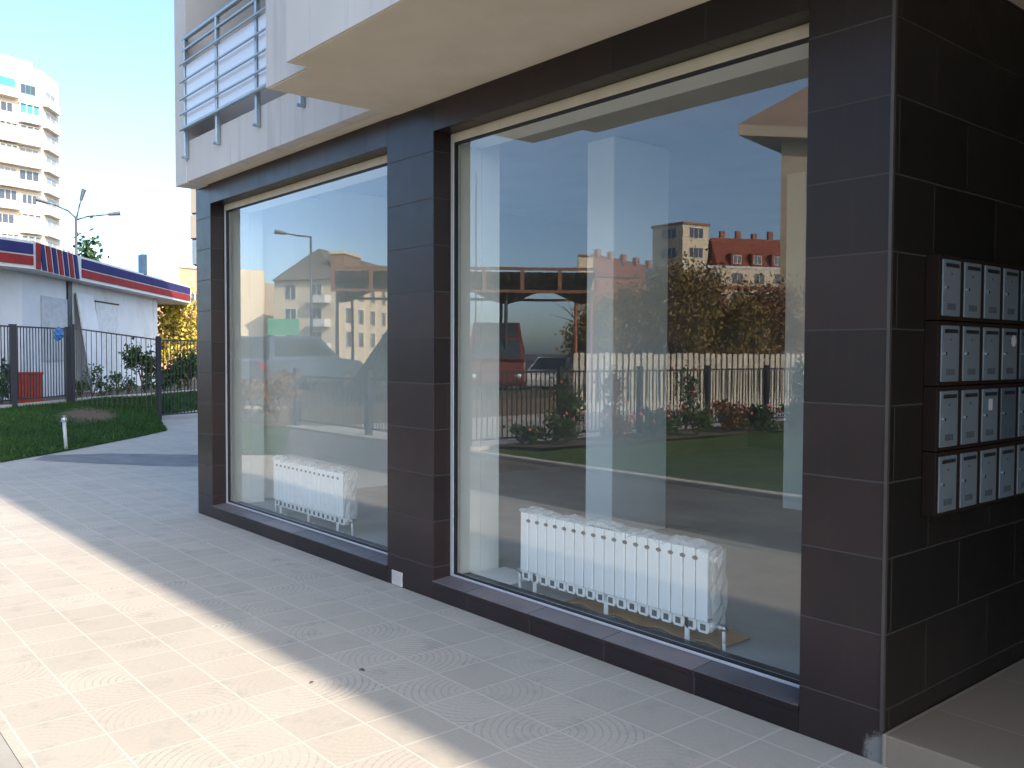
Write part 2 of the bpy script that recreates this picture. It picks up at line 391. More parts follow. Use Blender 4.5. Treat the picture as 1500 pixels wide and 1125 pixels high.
struct(MB().box(-9.95, -9.78, -29, -5.16, -.02, .09).build('garden_kerb', m_kerb, bevel=.012))
struct(MB().box(-16.2, -10.36, -5.34, -4.985, -.02, .05).build('fence_kerb', m_kerb, bevel=.012))

# sloping lawn beside the kiosk
near = [(-15.85, -4.98), (-11.35, -2.62), (-11.8, -2.1), (-12.94, -.7), (-13.92, .38), (-15.72, 2.08), (-16.86, 3.04), (-19.07, 3.4), (-21.4, 4.4), (-24.0, 7.0)]
K = [np.array([-16.1, -5.02]), np.array([-16.7, -3.4]), np.array([-17.8, -1.8]), A(0, 588, 21.8)[:2], A(70, 581, 23.2)[:2], A(145, 574, 25.2)[:2], A(200, 570, 26.3)[:2], A(245, 567, 27.6)[:2], A(290, 563, 29.1)[:2], A(340, 559, 31)[:2]]
ZK = .45
def lawn_pt(i, t):
    i0 = min(int(i), 8); fr = i-i0
    a = np.array(near[i0])*(1-fr)+np.array(near[i0+1])*fr; c = K[i0]*(1-fr)+K[i0+1]*fr
    p = a*(1-t)+c*t; z = .012+(ZK-.05)*(1-(1-t)**1.6)
    if i < 1.5: z *= max(0.1, i/1.5)
    z += .02*math.sin(p[0]*2.1+p[1]*1.3)*math.sin(p[1]*2.3)*min(1, t*5)
    return (p[0], p[1], z)
b = MB(); NI, NJ = 90, 24
for i in range(NI):
    for j in range(NJ):
        b.poly([lawn_pt(9*i/NI, j/NJ), lawn_pt(9*(i+1)/NI, j/NJ), lawn_pt(9*(i+1)/NI, (j+1)/NJ), lawn_pt(9*i/NI, (j+1)/NJ)])
def lawn2():
    k = N('slope_lawn'); x, y, z = k.pos(); n1 = k.noise(k.gpos, .9, 6, .65); n2 = k.noise(k.gpos, 45, 4, .7)
    c = k.ramp(n1, [(.3, (.016, .046, .008)), (.55, (.026, .070, .010)), (.75, (.050, .092, .016))])
    c = k.mix(k.math('MULTIPLY', n2, .5), c, (.02, .05, .01))
    p = lawn_pt(4.3, .42); q = lawn_pt(4.75, .62)
    dx, dy = q[0]-p[0], q[1]-p[1]; L = math.hypot(dx, dy)
    px_ = k.math('SUBTRACT', x, (p[0]+q[0])/2); py_ = k.math('SUBTRACT', y, (p[1]+q[1])/2)
    u = k.math('ADD', k.math('MULTIPLY', px_, dx/L), k.math('MULTIPLY', py_, dy/L)); v = k.math('SUBTRACT', k.math('MULTIPLY', py_, dx/L), k.math('MULTIPLY', px_, dy/L))
    d = k.math('ADD', k.math('POWER', k.math('ABSOLUTE', k.math('DIVIDE', u, 1.7)), 2.0), k.math('POWER', k.math('ABSOLUTE', k.math('DIVIDE', v, .55)), 2.0))
    bare = k.math('SUBTRACT', 1.0, k.step(k.math('ADD', d, k.math('MULTIPLY', k.noise(k.gpos, 4, 5), 1.2)), 1.0, 1.7))
    c = k.mix(bare, c, (.17, .12, .08))
    k.pbr(c, .95, 0, .15, k.bump(n2, .8, .03)); return k.m
struct(b.build('lawn', lawn2(), smooth=True))
bp = np.array(lawn_pt(4.52, .52)[:2])
b = MB()
for _ in range(26000):
    i, t = random.uniform(1.5, 8.9), random.random()**1.1
    p = np.array(lawn_pt(i, min(.97, t)))
    if np.hypot(*(p[:2]-bp)) < random.uniform(.5, 1.3): continue
    a = random.uniform(0, 6.28); h = random.uniform(.03, .075); wd = random.uniform(.006, .012)
    q = np.array([math.cos(a)*wd, math.sin(a)*wd, 0]); ln = np.array([random.uniform(-.03, .03), random.uniform(-.03, .03), h])
    b.poly([p-q, p+q, p+ln])
tag(b.build('grass', m_grass), 'short green grass of the sloping lawn by the kiosk', 'grass', kind='stuff')
# raised ground the kiosk stands on, with its pale kerb
back = [(-16.2, -16), (-46, -16), (-48, 4), (-44, 22)]
poly = [tuple(p) for p in K]+[tuple(p) for p in back[::-1]]
b = MB(); b.prism(poly, -.02, ZK-.04); struct(b.build('kiosk_terrain', m_soil))
b = MB()
for i in range(len(K)-1):
    a, c = K[i], K[i+1]; d = (c-a)/np.linalg.norm(c-a); nrm = np.array([-d[1], d[0]]); nrm = nrm if nrm[0] < 0 else -nrm
    b.prism([a, c-d*.01, c-d*.01+nrm*.14, a+nrm*.14], ZK-.3, ZK+.02)
struct(b.build('lawn_kerb', m_kerb))
b = MB(); q = [(-13.6, .05), (-13.0, -.25), (-12.0, .35), (-11.0, 1.1), (-10.3, 2.0), (-10.9, 2.5), (-12.2, 1.9), (-13.2, .9)]
struct(b.poly([(p[0], p[1], .004) for p in q]).build('paving_patch', mat('patch_grey', (.20, .195, .19), .9, var=.2, scale=3, bump=.3)))  # flat patch of darker grey laid over the paving

# ------------------------------------------------------------------ our building
B = thing('shop_building', 'beige shop building with dark brown tiled ground floor and big display windows', 'building', (-3.5, 0, 0))
XL, X1L, X1R, X2L, X2R = -7.15, -6.782, -3.621, -3.063, -.369
ZT, ZSL = 3.036, .12
def bx(*a): return MB().box(*a)
bx(XL, X1L, 0, .2, 0, ZS-.002).build('pillar', m_tile_f, B, .003)
bx(X1R, X2L, 0, .2, 0, ZS-.002).build('pillar', m_tile_f, B, .003)
bx(X2R, 0, 0, .4, 0, ZS-.002).build('pillar', m_tile_f, B, .003)
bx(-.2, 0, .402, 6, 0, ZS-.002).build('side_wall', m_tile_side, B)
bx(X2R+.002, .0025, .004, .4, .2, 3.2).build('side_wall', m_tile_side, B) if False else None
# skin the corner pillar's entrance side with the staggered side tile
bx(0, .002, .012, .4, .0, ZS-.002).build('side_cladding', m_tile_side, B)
bx(-.008, .005, -.005, .011, .13, ZS-.003).build('corner_trim', m_trim, B)
for x0, x1 in ((X1L, X1R), (X2L, X2R)):
    bx(x0, x1, 0, .2, ZT, ZS-.002).build('lintel', m_tile_lin, B)
    s = MB(); s.extrude([(0, 0), (.3, 0), (.3, ZSL+.012), (.13, ZSL+.010), (-.006, ZSL), (-.006, ZSL-.028), (0, ZSL-.03)], (x0, 0, 0), (0, 1, 0), (0, 0, 1), (x1-x0, 0, 0))
    s.build('sill', m_tile_f2, B, .002)
    MB().extrude([(-.008, ZSL-.002), (.134, ZSL+.0105), (.134, ZSL+.0145), (-.008, ZSL+.003)], (x0, 0, 0), (0, 1, 0), (0, 0, 1), (x1-x0, 0, 0)).build('sill_top_sheen', m_sill_sheen, B)
    wv = MB(); y0, y1, fw = .135, .195, .036
    o = thing('window', None, None, (0, 0, 0)); o.parent = B; o.matrix_parent_inverse = B.matrix_basis.inverted()
    z0 = ZSL+.0145
    fr = MB(); fr.box(x0, x0+fw, y0, y1, z0, ZT); fr.box(x1-fw, x1, y0, y1, z0, ZT); fr.box(x0+fw, x1-fw, y0, y1, z0, z0+.016)
    o_f = fr.build('frame', m_alu, o, .004)
    bx(x0+fw, x1-fw, y0, y1, ZT-.06, ZT).build('frame_head', m_beige_frame, o, .004)
    g = MB(); a, c, e, h = x0+fw, x1-fw, z0+.016, ZT-.06
    for q in ((a, a+.008, e, h), (c-.008, c, e, h), (a+.008, c-.008, e, e+.008), (a+.008, c-.008, h-.014, h)):
        g.box(q[0], q[1], y0+.004, y0+.03, q[2], q[3])
    g.build('gasket', m_gasket, o)
    a += .008; c -= .008; e += .008; h -= .014; yg = .150
    p = MB(); p.poly([(a, yg, e), (c, yg, e), (c, yg, h), (a, yg, h)], 0)
    p.poly([(a, yg+.024, e), (a, yg+.024, h), (c, yg+.024, h), (c, yg+.024, e)], 1)
    p.build('pane', m_glass, o)
# interior
bx(XL+.15, -.2, .302, 9, -.02, .10).build('shop_floor', m_floor, B)
bx(XL, -.372, .202, .42, 2.99, 3.22).build('inner_lintel', m_white, B)
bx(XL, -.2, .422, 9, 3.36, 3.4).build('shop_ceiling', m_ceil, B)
bx(XL, XL+.31, .202, .419, -.02, 2.988).build('inner_pier', m_white, B)
bx(XL, XL+.31, .421, .56, -.02, 3.358).build('inner_pier', m_white, B)
bx(XL, XL+.148, .562, 2.9, -.02, 3.358).build('inner_wall', m_white, B)
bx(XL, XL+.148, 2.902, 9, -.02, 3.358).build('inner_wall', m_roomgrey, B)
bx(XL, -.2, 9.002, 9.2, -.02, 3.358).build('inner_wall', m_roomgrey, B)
bx(-3.60, -3.10, .202, .419, .101, 2.988).build('inner_pier', m_white, B)
bx(-3.60, -3.10, .421, .58, .101, 3.358).build('inner_pier', m_white, B)
bx(-3.3, -.201, 4.35, 4.5, .101, 3.358).build('inner_wall', m_white, B)
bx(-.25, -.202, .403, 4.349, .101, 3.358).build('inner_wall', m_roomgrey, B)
cx = -3.32; dd = ray(897, 600); yc = CAM[1]+dd[1]*(cx-CAM[0])/dd[0]; xl = hit(858, 600, 1, yc)[0]
dd = ray(977, 600); yb = CAM[1]+dd[1]*(cx-CAM[0])/dd[0]
bx(xl, cx, yc, yb, .101, 3.358).build('column', m_white, B, .01)
# entrance recess to the right; unseen side and back walls added for darkness
bx(3.4, 3.6, 0, 6, -.02, ZS-.002).build('unseen_recess_wall', m_tile_side, B)
bx(0, 3.4, 6.002, 6.2, -.02, ZS-.002).build('unseen_recess_wall', m_tile_side, B)
d = bx(1.2, 2.2, 5.93, 6.0, .13, 2.25).build('unseen_entrance_door', mat('unseen_entrance_door_paint', (.05, .04, .035), .4), B, .01)
MB().path([(1.3, 5.9, 1.1), (1.3, 5.86, 1.1), (1.42, 5.86, 1.1)], .012).build('handle', m_chrome, d)
bx(3.602, 16, 0, .2, -.02, ZS-.002).build('ground_floor_wall', m_tile_f, B)
bx(XL, -.0, 9.21, 12, -.02, ZS-.002).build('ground_floor_wall', m_pier, B)
bx(.003, 3.398, -.012, 6, -.02, .125).build('entrance_landing', m_platform, B, .006)
# upper floors
bx(-7.12, 16, -.098, .42, ZS, 3.4).build('soffit', m_soffit, B)
bx(-.198, 16, .422, 12, ZS, 3.4).build('soffit', m_soffit, B)
bx(-7.12, -.2, 9.002, 12, ZS, 3.4).build('soffit', m_soffit, B)
bx(-6.83, -3.5, -.2, -.1, ZS, 3.6).build('balcony_fascia', m_panel, B, .004)
bx(-7.12, -6.832, -.21, 1.2, ZS-.012, 20.4).build('end_pier', m_pier, B, .006)
bx(-3.5, 16, -.94, -.1, ZS+.001, 20).build('bay', [m_panel], B)
bx(-2.96, 16, -1.07, -.942, ZS-.001, 20.2).build('bay', [m_panel], B)
bx(-3.49, 15.9, -.93, -.001, ZS-.006, ZS-.0005).build('bay_underside', m_soffit, B)
bx(-2.95, 15.9, -1.06, -.9302, ZS-.006, ZS-.0015).build('bay_underside', m_soffit, B)
bx(-7.1, 16, 1.202, 12, 3.402, 20).build('upper_wall', m_balwall, B)
bx(-3.498, 16, -.098, 1.2, 3.402, 20).build('upper_wall', m_panel, B)
bx(-6.83, -3.5, -.2, 1.2, 5.9, 6.1).build('upper_balcony_slab', m_soffit, B)
bx(-6.83, -3.5, -.19, 1.2, 8.9, 9.1).build('upper_balcony_slab', m_soffit, B)
bx(-6.83, -3.5, -.19, 1.2, 11.9, 20).build('upper_balcony_slab', m_soffit, B)
# balcony railing
R = thing('balcony_railing', None, None, (-5.2, -.2, 3.4)); R.parent = B; R.matrix_parent_inverse = B.matrix_basis.inverted()
px_ = [-6.79, -6.03, -5.21, -4.44, -3.66]
for x in px_:
    q = MB().box(x-.017, x+.017, -.243, -.205, 3.43, 4.54); q.tube((x, -.2, 3.44), (x, -.27, 3.44), .014); q.build('post', m_rail, R, .004)
for z, r in ((4.55, .024), (4.30, .0105), (4.14, .0105), (3.98, .0105), (3.84, .0105), (3.70, .017)):
    yy = -.225 if z > 4.5 else -.262
    MB().tube((-6.83, yy, z), (-3.5, yy, z), r, n=10).build('rail', m_rail, R, smooth=True)
MB().tube((-6.83, -.232, 4.44), (-3.5, -.232, 4.44), .016, n=10).build('rail', m_rail, R, smooth=True)
for i in range(4):
    bx(px_[i]+.03, px_[i+1]-.03, -.228, -.216, 3.71, 4.29).build('panel', m_frost, R)
# small things on the facade
x0 = hit(575, 860, 1, 0)[0]; x1 = hit(590, 860, 1, 0)[0]
tag(bx(x0, x1, -.008, 0, .004, .105).build('service_plate', mat('stone_plate', (.55, .50, .45), .8, bump=.2), None, .003),
    'small pale service plate at the foot of the pillar between the two windows', 'plate')

m_dry = mat('dry_leaf', (.09, .06, .035), .8, var=.3, scale=40, bump=.1)
for (x, y, a, sz), lb in zip(((530, 983, .4, .02), (457, 1001, 2.0, .016)), ('dry brown leaf lying in the shade on the paving', 'dry brown leaf lying at the edge of the shadow on the paving')):
    p = hit(x, y, 2, .0); b = MB(); n = 6
    up = lambda t: (p[0]+math.cos(a)*sz*(2*t-1), p[1]+math.sin(a)*sz*(2*t-1))
    for k in range(n):
        t0, t1 = k/n, (k+1)/n; w0, w1 = sz*.55*math.sin(math.pi*t0), sz*.55*math.sin(math.pi*t1)
        for sg in (-1, 1):
            q0, q1 = up(t0), up(t1); nx, ny = -math.sin(a)*sg, math.cos(a)*sg
            b.poly([(*q0, .004), (*q1, .004), (q1[0]+nx*w1, q1[1]+ny*w1, .004+w1*.7), (q0[0]+nx*w0, q0[1]+ny*w0, .004+w0*.7)])
    lf = b.build('fallen_leaf', m_dry); q = lf.modifiers.new('thick', 'SOLIDIFY'); q.thickness = .0006; tag(lf, lb, 'leaf')

# ------------------------------------------------------------------ mailboxes
YB0, PITCH = .298, .197
rows = ['top', 'second', 'third', 'bottom']
labels = ['topmost grey mailbox bank on the dark tiled entrance wall',
          'second mailbox bank from the top with a painted round glare on its fourth door',
          'third mailbox bank from the top with a white paper sticker on one door',
          'lowest grey mailbox bank, nearest the entrance landing']
for r in range(4):
    zt = 2.012-.2665*r; zb = zt-.262
    T = thing('mailbox_bank', labels[r], 'mailboxes', (.003, .88, zb), 'banks of mailboxes on the entrance wall')
    bx(.003, .060, .28, .28+PITCH*7+.02, zb, zt).build('cabinet', m_mbc, T, .003)
    for j in range(7):
        y0 = YB0+PITCH*j; z0 = zb+.016; z1 = z0+.229; y1 = y0+.157
        dull = (r, j) in ((2, 3), (1, 4), (0, 4))
        dm = m_mb_d if dull else m_mb
        dr = bx(.0602, .068, y0, y1, z0, z1).build('door', dm, T, .003)
        if dull: dr['label'] = 'duller grey mailbox door'
        bx(.0675, .0705, y0+.022, y1-.018, z1-.030, z1-.015).build('slot', m_black, dr)
        MB().tube((.066, y0+.024, z0+.115), (.076, y0+.024, z0+.115), .0065, n=12).build('lock', m_chrome, dr)
        v = MB()
        for q in range(6): v.box(.0675, .0692, y0+.040+q*.013, y0+.049+q*.013, z0+.026, z0+.052)
        v.build('vent', m_vent, dr)
        bx(.0675, .069, y0+.07, y0+.082, z1-.062, z1-.052).build('emblem', m_vent, dr)
        if (r, j) == (2, 2): bx(.068, .0695, y0+.06, y0+.098, z0+.135, z0+.185).build('mark', m_paper, dr)
        if (r, j) == (1, 3): MB().tube((.068, y0+.115, z1-.055), (.0695, y0+.115, z1-.055), .026, n=20).build('mark', m_paper, dr)  # pale disc painted as a glare spot; the one above is a paper sticker

# ------------------------------------------------------------------ radiators
def radiator(xa, n, yfront, label, wrap):
    pit = .0812; T = thing('radiator', label, 'radiator', (xa+n*pit/2, yfront+.05, .10), 'unfitted radiators standing behind the windows')
    zb, zt = .25, .615
    for i in range(n):
        x = xa+i*pit; s = MB()
        prof = [(x+.003, yfront+.004), (x+.010, yfront), (x+pit-.010, yfront), (x+pit-.003, yfront+.004), (x+pit-.003, yfront+.012), (x+.003, yfront+.012)]
        s.prism(prof, zb, zt)
        s.box(x+.012, x+pit-.012, yfront+.012, yfront+.085, zb+.01, zt-.012)
        for q in (-.012, .012): s.box(x+pit/2+q-.002, x+pit/2+q+.002, yfront+.085, yfront+.095, zb+.01, zt-.03)
        # lower tapered foot of the section with its opening
        s.extrude([(.003, -.006), (pit-.003, -.006), (pit-.003, -.05), (pit-.014, -.066), (.014, -.066), (.003, -.05)], (x, yfront+.018, zb), (1, 0, 0), (0, 0, 1), (0, .05, 0))
        s.build('section', m_rad, T, .002)
        MB().box(x+.024, x+pit-.024, yfront+.0165, yfront+.03, zb-.052, zb-.020).build('opening', m_slot, T)
    for i in range(n-1):
        x = xa+(i+1)*pit; o = MB()
        o.extrude([(.019*math.cos(t), .0105*math.sin(t)) for t in [k*math.pi/6 for k in range(12)]], (x, yfront-.0015, zt-.048), (1, 0, 0), (0, 0, 1), (0, .006, 0))
        o.build('slot', m_slot, T)
    MB().tube((xa-.01, yfront+.05, zb-.025), (xa+n*pit+.01, yfront+.05, zb-.025), .020, n=12).build('manifold', m_rad, T, smooth=True)
    MB().tube((xa-.01, yfront+.05, zt-.05), (xa+n*pit+.02, yfront+.05, zt-.05), .020, n=12).build('manifold', m_rad, T, smooth=True)
    for fx in (.08, .5, .9):
        x = xa+n*pit*fx; l = MB().box(x-.013, x+.013, yfront+.018, yfront+.03, .102, zb-.004); l.box(x-.02, x+.02, yfront+.005, yfront+.08, .1005, .106)
        l.build('leg', m_rad, T, .002)
    for x, sg in ((xa-.035, -1), (xa+n*pit+.045, 1)):
        v = MB().tube((x, yfront+.05, zb-.025), (x-sg*.04, yfront+.05, zb-.025), .012, n=10); v.ball((x, yfront+.05, zb-.025), .020); v.tube((x, yfront+.05, zb-.03), (x+sg*.035, yfront+.05, zb-.02), .016, n=10)
        v.build('valve', m_brass, T, smooth=True)
        MB().path([(x+sg*.02, yfront+.05, zb-.04), (x+sg*.022, yfront+.05, .15), (x+sg*.022, yfront+.055, .1005)], .009).build('pipe', m_rad, T, smooth=True)
    b = MB(); xe = xa+n*pit; NX = 60; rows_ = []
    prof = [(yfront-.004, zt-.006), (yfront+.005, zt+.012), (yfront+.05, zt+.026), (yfront+.105, zt+.010), (yfront+.11, zt-.10)]
    for i in range(NX+1):
        t = i/NX; x = xa-.01+(xe-xa+.02)*t; rr = []
        for (y, z) in prof: rr.append((x, y+random.uniform(-.006, .006), z+random.uniform(-.006, .014)+.012*math.sin(9*t)*math.sin(23*t)))
        rows_.append(rr)
    for i in range(NX):
        for j in range(4): b.poly([rows_[i][j], rows_[i+1][j], rows_[i+1][j+1], rows_[i][j+1]])
    e = [[(xe+.012+random.uniform(0, .03), yfront+.12*j/5, zb-.02+(zt+.01-zb+.02)*k/7) for j in range(6)] for k in range(8)]
    for k in range(7):
        for j in range(5): b.poly([e[k][j], e[k][j+1], e[k+1][j+1], e[k+1][j]])
    b.build('wrap_film', m_film, T, smooth=False)
    return T
radiator(-2.545, 18, .30, 'white ribbed radiator behind the larger right window, wrapped in clear film', True)
radiator(-6.10, 16, .31, 'white ribbed radiator behind the farther left window', True)
c = MB(); NX = 24
for i in range(NX):
    f = lambda i: -2.2+1.15*i/NX; g = lambda i: .108+.02*math.sin(i*.5)**2
    c.poly([(f(i), .36, g(i)), (f(i+1), .36, g(i+1)), (f(i+1), .62, g(i+1)+.004), (f(i), .62, g(i)+.004)])
co = c.build('cardboard_sheet', m_card); so_ = co.modifiers.new('thick', 'SOLIDIFY'); so_.thickness = .005
tag(co, 'flattened brown cardboard lying under the larger radiator', 'cardboard')
tag(MB().box(-3.08, -2.72, .34, .62, .101, .119).build('board', m_white, None, .003), 'thin white board lying on the shop floor beside the pier', 'board')

# ------------------------------------------------------------------ fences
def fence_panel(a, c, z0a, z0c, h, pitch=.11, r=.008, top=True, gap=.08):
    a, c = np.array(a[:2], float), np.array(c[:2], float); L = np.linalg.norm(c-a); d = (c-a)/L; n = int(L/pitch); b = MB()
    P = lambda t, z: (a[0]+d[0]*t, a[1]+d[1]*t, z)
    zz = lambda t: z0a+(z0c-z0a)*t/L
    for k in range(n+1):
        t = L*(k+.5)/(n+1); b.obox((*(P(t, 0)[:2]), zz(t)+gap), (d[0]*2*r, d[1]*2*r, 0), (-d[1]*2*r, d[0]*2*r, 0), (0, 0, h-gap))
    for hh, th in ((gap, .03), (h-.03, .035)):
        b.obox(P(0, z0a+hh), (d[0]*L, d[1]*L, z0c-z0a), (-d[1]*.03, d[0]*.03, 0), (0, 0, th))
    return b
def post_mb(p, z0, z1, wd=.07):
    b = MB().box(p[0]-wd/2, p[0]+wd/2, p[1]-wd/2, p[1]+wd/2, z0, z1); b.box(p[0]-wd/2-.008, p[0]+wd/2+.008, p[1]-wd/2-.008, p[1]+wd/2+.008, z1, z1+.015); return b
def fence(name, label, pts, z0s, h, mat_=None, pw=.07, post_ext=.06, group=None, **kw):
    T = thing(name, label, 'fence', (pts[0][0], pts[0][1], z0s[0]), group); m_ = mat_ or m_dark_metal
    for i in range(len(pts)-1): fence_panel(pts[i], pts[i+1], z0s[i], z0s[i+1], h, **kw).build('bar_panel', m_, T)
    for p, z in zip(pts, z0s): post_mb(p, z-.05, z+h+post_ext, pw).build('post', m_, T)
    return T
def on(Ka, off): return Ka
# tall section on the lawn kerb
Fp = [A(-75, 594, 20.6)[:2], A(20, 585, 22.2)[:2], A(101, 577, 23.9)[:2]]
hz = A(50, 479, 23)[2]-ZK-.02
fence('iron_fence', 'taller dark iron fence on the lawn kerb in front of the kiosk corner', Fp, [ZK+.02]*3, hz, pw=.13, post_ext=.02)
g0, g1 = A(107, 500, 22.9), A(231, 500, 22.8); zt_ = A(231, 497, 22.8)[2]
zl0 = .30
T = fence('iron_fence', 'lower dark iron fence section standing on the lawn, left of the gate post', [g0[:2], g1[:2]], [zl0, .05], zt_-.05, pw=.06)
T2 = thing('gate', 'dark iron gate of thin bars at the end of the paved path', 'gate', (g1[0], g1[1], 0))
g2 = A(345, 500, 24.6); gd = (g2-g1)[:2]; gd = gd/np.linalg.norm(gd); ga = g1[:2]+gd*.12
fence_panel(ga, g2[:2], .02, .02, zt_-.03, .11).build('leaf', m_dark_metal, T2)
post_mb(g1[:2]+gd*.02, 0, zt_+.03, .10).build('post', m_dark_metal, T2)
MB().box(ga[0]-.02, ga[0]+.06, ga[1]-.05, ga[1]+.02, .85, 1.1).build('lock_box', m_dark_metal, T2)
q = A(86, 489, 23.3); b = MB().ball(q, .10, .10, .15, 12, 9, .25)
tag(b.build('blue_bag', mat('blue_plastic', (.05, .16, .40), .35, bump=.3), None, smooth=False), 'crumpled blue plastic bag hanging on the tall iron fence', 'bag')
# white stand pipe
p = hit(97, 660, 2, 0.0); p[2] = .03; T = thing('tap_post', 'short white pipe with a tap head standing at the edge of the lawn', 'post', p)
zt2 = A(93, 615, math.hypot(p[0]-CAM[0], p[1]-CAM[1]))[2]
MB().tube((p[0], p[1], -.02), (p[0]-.03, p[1]-.02, zt2), .028, n=10).build('pipe', m_alu, T, smooth=True)
b = MB().ball((p[0]-.03, p[1]-.02, zt2), .045); b.tube((p[0]-.03, p[1]-.02, zt2), (p[0]+.05, p[1]-.09, zt2-.02), .018); b.tube((p[0]-.03, p[1]-.02, zt2), (p[0]-.03, p[1]-.02, zt2+.06), .012); b.box(p[0]-.08, p[0]+.02, p[1]-.03, p[1]-.01, zt2+.055, zt2+.07)
b.build('tap', m_brass, T, smooth=False)

# garden fence across the yard (seen in the glass)
fy = [-5.25, -7.3, -9.4, -11.5, -13.6, -15.7, -17.8, -19.9]
fence('iron_fence', 'dark iron garden fence running away from the shop along the rose bed', [(-9.99, y) for y in fy], [.08]*8, 1.22, pw=.09)
fence('iron_fence', 'dark iron fence parallel to the shop beyond the slate paving', [(-10.5, -5.2), (-13.06, -5.21), (-15.9, -5.15)], [.07]*3, 1.05, pw=.11, post_ext=.15)

m_board = mat('pale_fence_board', (.50, .46, .38), .8, var=.2, scale=2, bump=.2)
f0, f1 = V(840, 518, 25), V(1250, 518, 31); f0, f1 = f0[:2], f1[:2]; L = np.linalg.norm(f1-f0); d = (f1-f0)/L; nn = np.array([-d[1], d[0]])
T = thing('board_fence', 'pale vertical board fence at the back of the yard', 'fence', (f0[0], f0[1], 0))
b = MB(); k = 0; zt3 = V(1000, 518, 27.5)[2]
while k*.20 < L:
    o = f0+d*k*.20; b.obox((o[0], o[1], .25), (d[0]*.135, d[1]*.135, 0), (nn[0]*.025, nn[1]*.025, 0), (0, 0, zt3-.25+random.uniform(-.02, .02))); k += 1
b.build('boards', m_board, T)
b = MB()
for z in (.5, zt3-.3): b.obox((*(f0-nn*.05), z), (d[0]*L, d[1]*L, 0), (nn[0]*.045, nn[1]*.045, 0), (0, 0, .09))
b.build('rails', m_bark, T)
MB().obox((*(f0-nn*.08), -.02), (d[0]*L, d[1]*L, 0), (nn[0]*.2, nn[1]*.2, 0), (0, 0, .27)).build('plinth', m_kerb, T)

# ------------------------------------------------------------------ plants
def leaves(b, c, rx, ry, rz, n, size, clumps=14, flat=1.0):
    cl = []
    for _ in range(clumps):
        v = np.random.normal(size=3); v /= np.linalg.norm(v); r = random.uniform(.35, 1.0)
        cl.append(np.array(c)+v*r*np.array([rx, ry, rz])*.8)
    for _ in range(n):
        k = random.choice(cl); p = k+np.random.normal(size=3)*np.array([rx, ry, rz])*.20
        a = np.random.normal(size=3); a /= np.linalg.norm(a); q = np.cross(a, np.random.normal(size=3)); q /= np.linalg.norm(q)+1e-9
        s = size*random.uniform(.6, 1.3)
        b.poly([p-a*s, p+q*s*.55, p+a*s, p-q*s*.55])
np.random.seed(3)
def tree(base, h, rx, rz, leafm, label, name='tree', n=4500, size=.14, trunk=.14, cl=22, dens=1.0, group=None):
    base = np.array(base, float); T = thing(name, label, 'tree', base, group)
    b = MB(); top = base+np.array([random.uniform(-.2, .2), random.uniform(-.2, .2), h*.55])
    pts = [base+(top-base)*t+np.array([random.uniform(-.06, .06), random.uniform(-.06, .06), 0])*(t > 0) for t in (0, .25, .5, .75, 1)]
    pts[0][2] -= .05
    b.path(pts, [trunk, trunk*.85, trunk*.72, trunk*.6, trunk*.5])
    for k in range(9):
        s = pts[random.choice((2, 3, 4))]; a = random.uniform(0, 6.28); e = s+np.array([math.cos(a)*rx*.75, math.sin(a)*rx*.75, random.uniform(.25, .8)*rz*1.3])
        mid = (s+e)/2+np.array([0, 0, -.08*rz]); b.path([s, mid, e], [trunk*.4, trunk*.25, trunk*.08], 6)
        for _ in range(3):
            f = e+np.random.normal(size=3)*rx*.25; b.tube(mid+(e-mid)*random.random(), f, trunk*.1, trunk*.03, 5)
    b.build('trunk', m_bark, T)
    c = MB(); leaves(c, base+np.array([0, 0, h-rz]), rx, rx, rz, n, size, cl); c.build('crown', leafm, T)
    return T
def bush(p, r, h, leafm, label, name='shrub', n=350, size=.045, cat='shrub', group=None, stems=7):
    T = thing(name, label, cat, p, group); b = MB()
    for _ in range(stems):
        a = random.uniform(0, 6.28); b.path([p, (p[0]+math.cos(a)*r*.4, p[1]+math.sin(a)*r*.4, p[2]+h*.5), (p[0]+math.cos(a)*r*.8, p[1]+math.sin(a)*r*.8, p[2]+h*random.uniform(.7, 1))], [.012, .009, .004], 5)
    b.build('stems', m_bark, T); c = MB(); leaves(c, (p[0], p[1], p[2]+h*.55), r, r, h*.55, n, size, 9); c.build('foliage', leafm, T); return T
# weeds at the kerb (direct view)
kd = [(118, 573, 25.4, .25, .5), (136, 572, 25.6, .35, .75), (152, 571, 25.9, .22, .4), (172, 570, 26.3, .3, .65), (188, 569, 26.6, .25, .45)]
wl = ['thin green weed beside the tall fence end', 'tallest thin weed left of the middle of the kerb', 'small low weed in the gap between two taller weeds', 'bushy weed in the middle of the kerb', 'small weed next to the dark shrub on the kerb']
for (x, y, D, r, h), lb in zip(kd, wl):
    p = A(x, y, D); p[2] = ZK; bush(p, r, h, m_leaf_g, lb, 'weed', 160, .05, 'weed', 'weeds along the lawn kerb')
p = A(212, 569, 27); p[2] = ZK; bush(p, .55, 1.5, m_leaf_g, 'dark green shrub behind the fence left of the gate post', n=800, size=.07)
for x, lb, h in ((250, 'dark shrub behind the gate close to the gate post', 1.1), (276, 'dark shrub behind the gate close to the shop corner', 1.3)):
    p = A(x, 566, 29.5); p[2] = ZK; bush(p, .6, h, m_leaf_g, lb, n=700, size=.07)
p = A(2, 585, 22.6); p[2] = ZK; bush(p, .35, 1.0, m_leaf_g, 'dark shrub at the left picture edge behind the tall fence', n=400, size=.06)
p = A(262, 560, 41); tree((p[0], p[1], 0), A(262, 432, 41)[2], 1.5, 1.7, m_leaf_y, 'yellow autumn tree between the kiosk and the shop', n=1900, size=.12, trunk=.09)
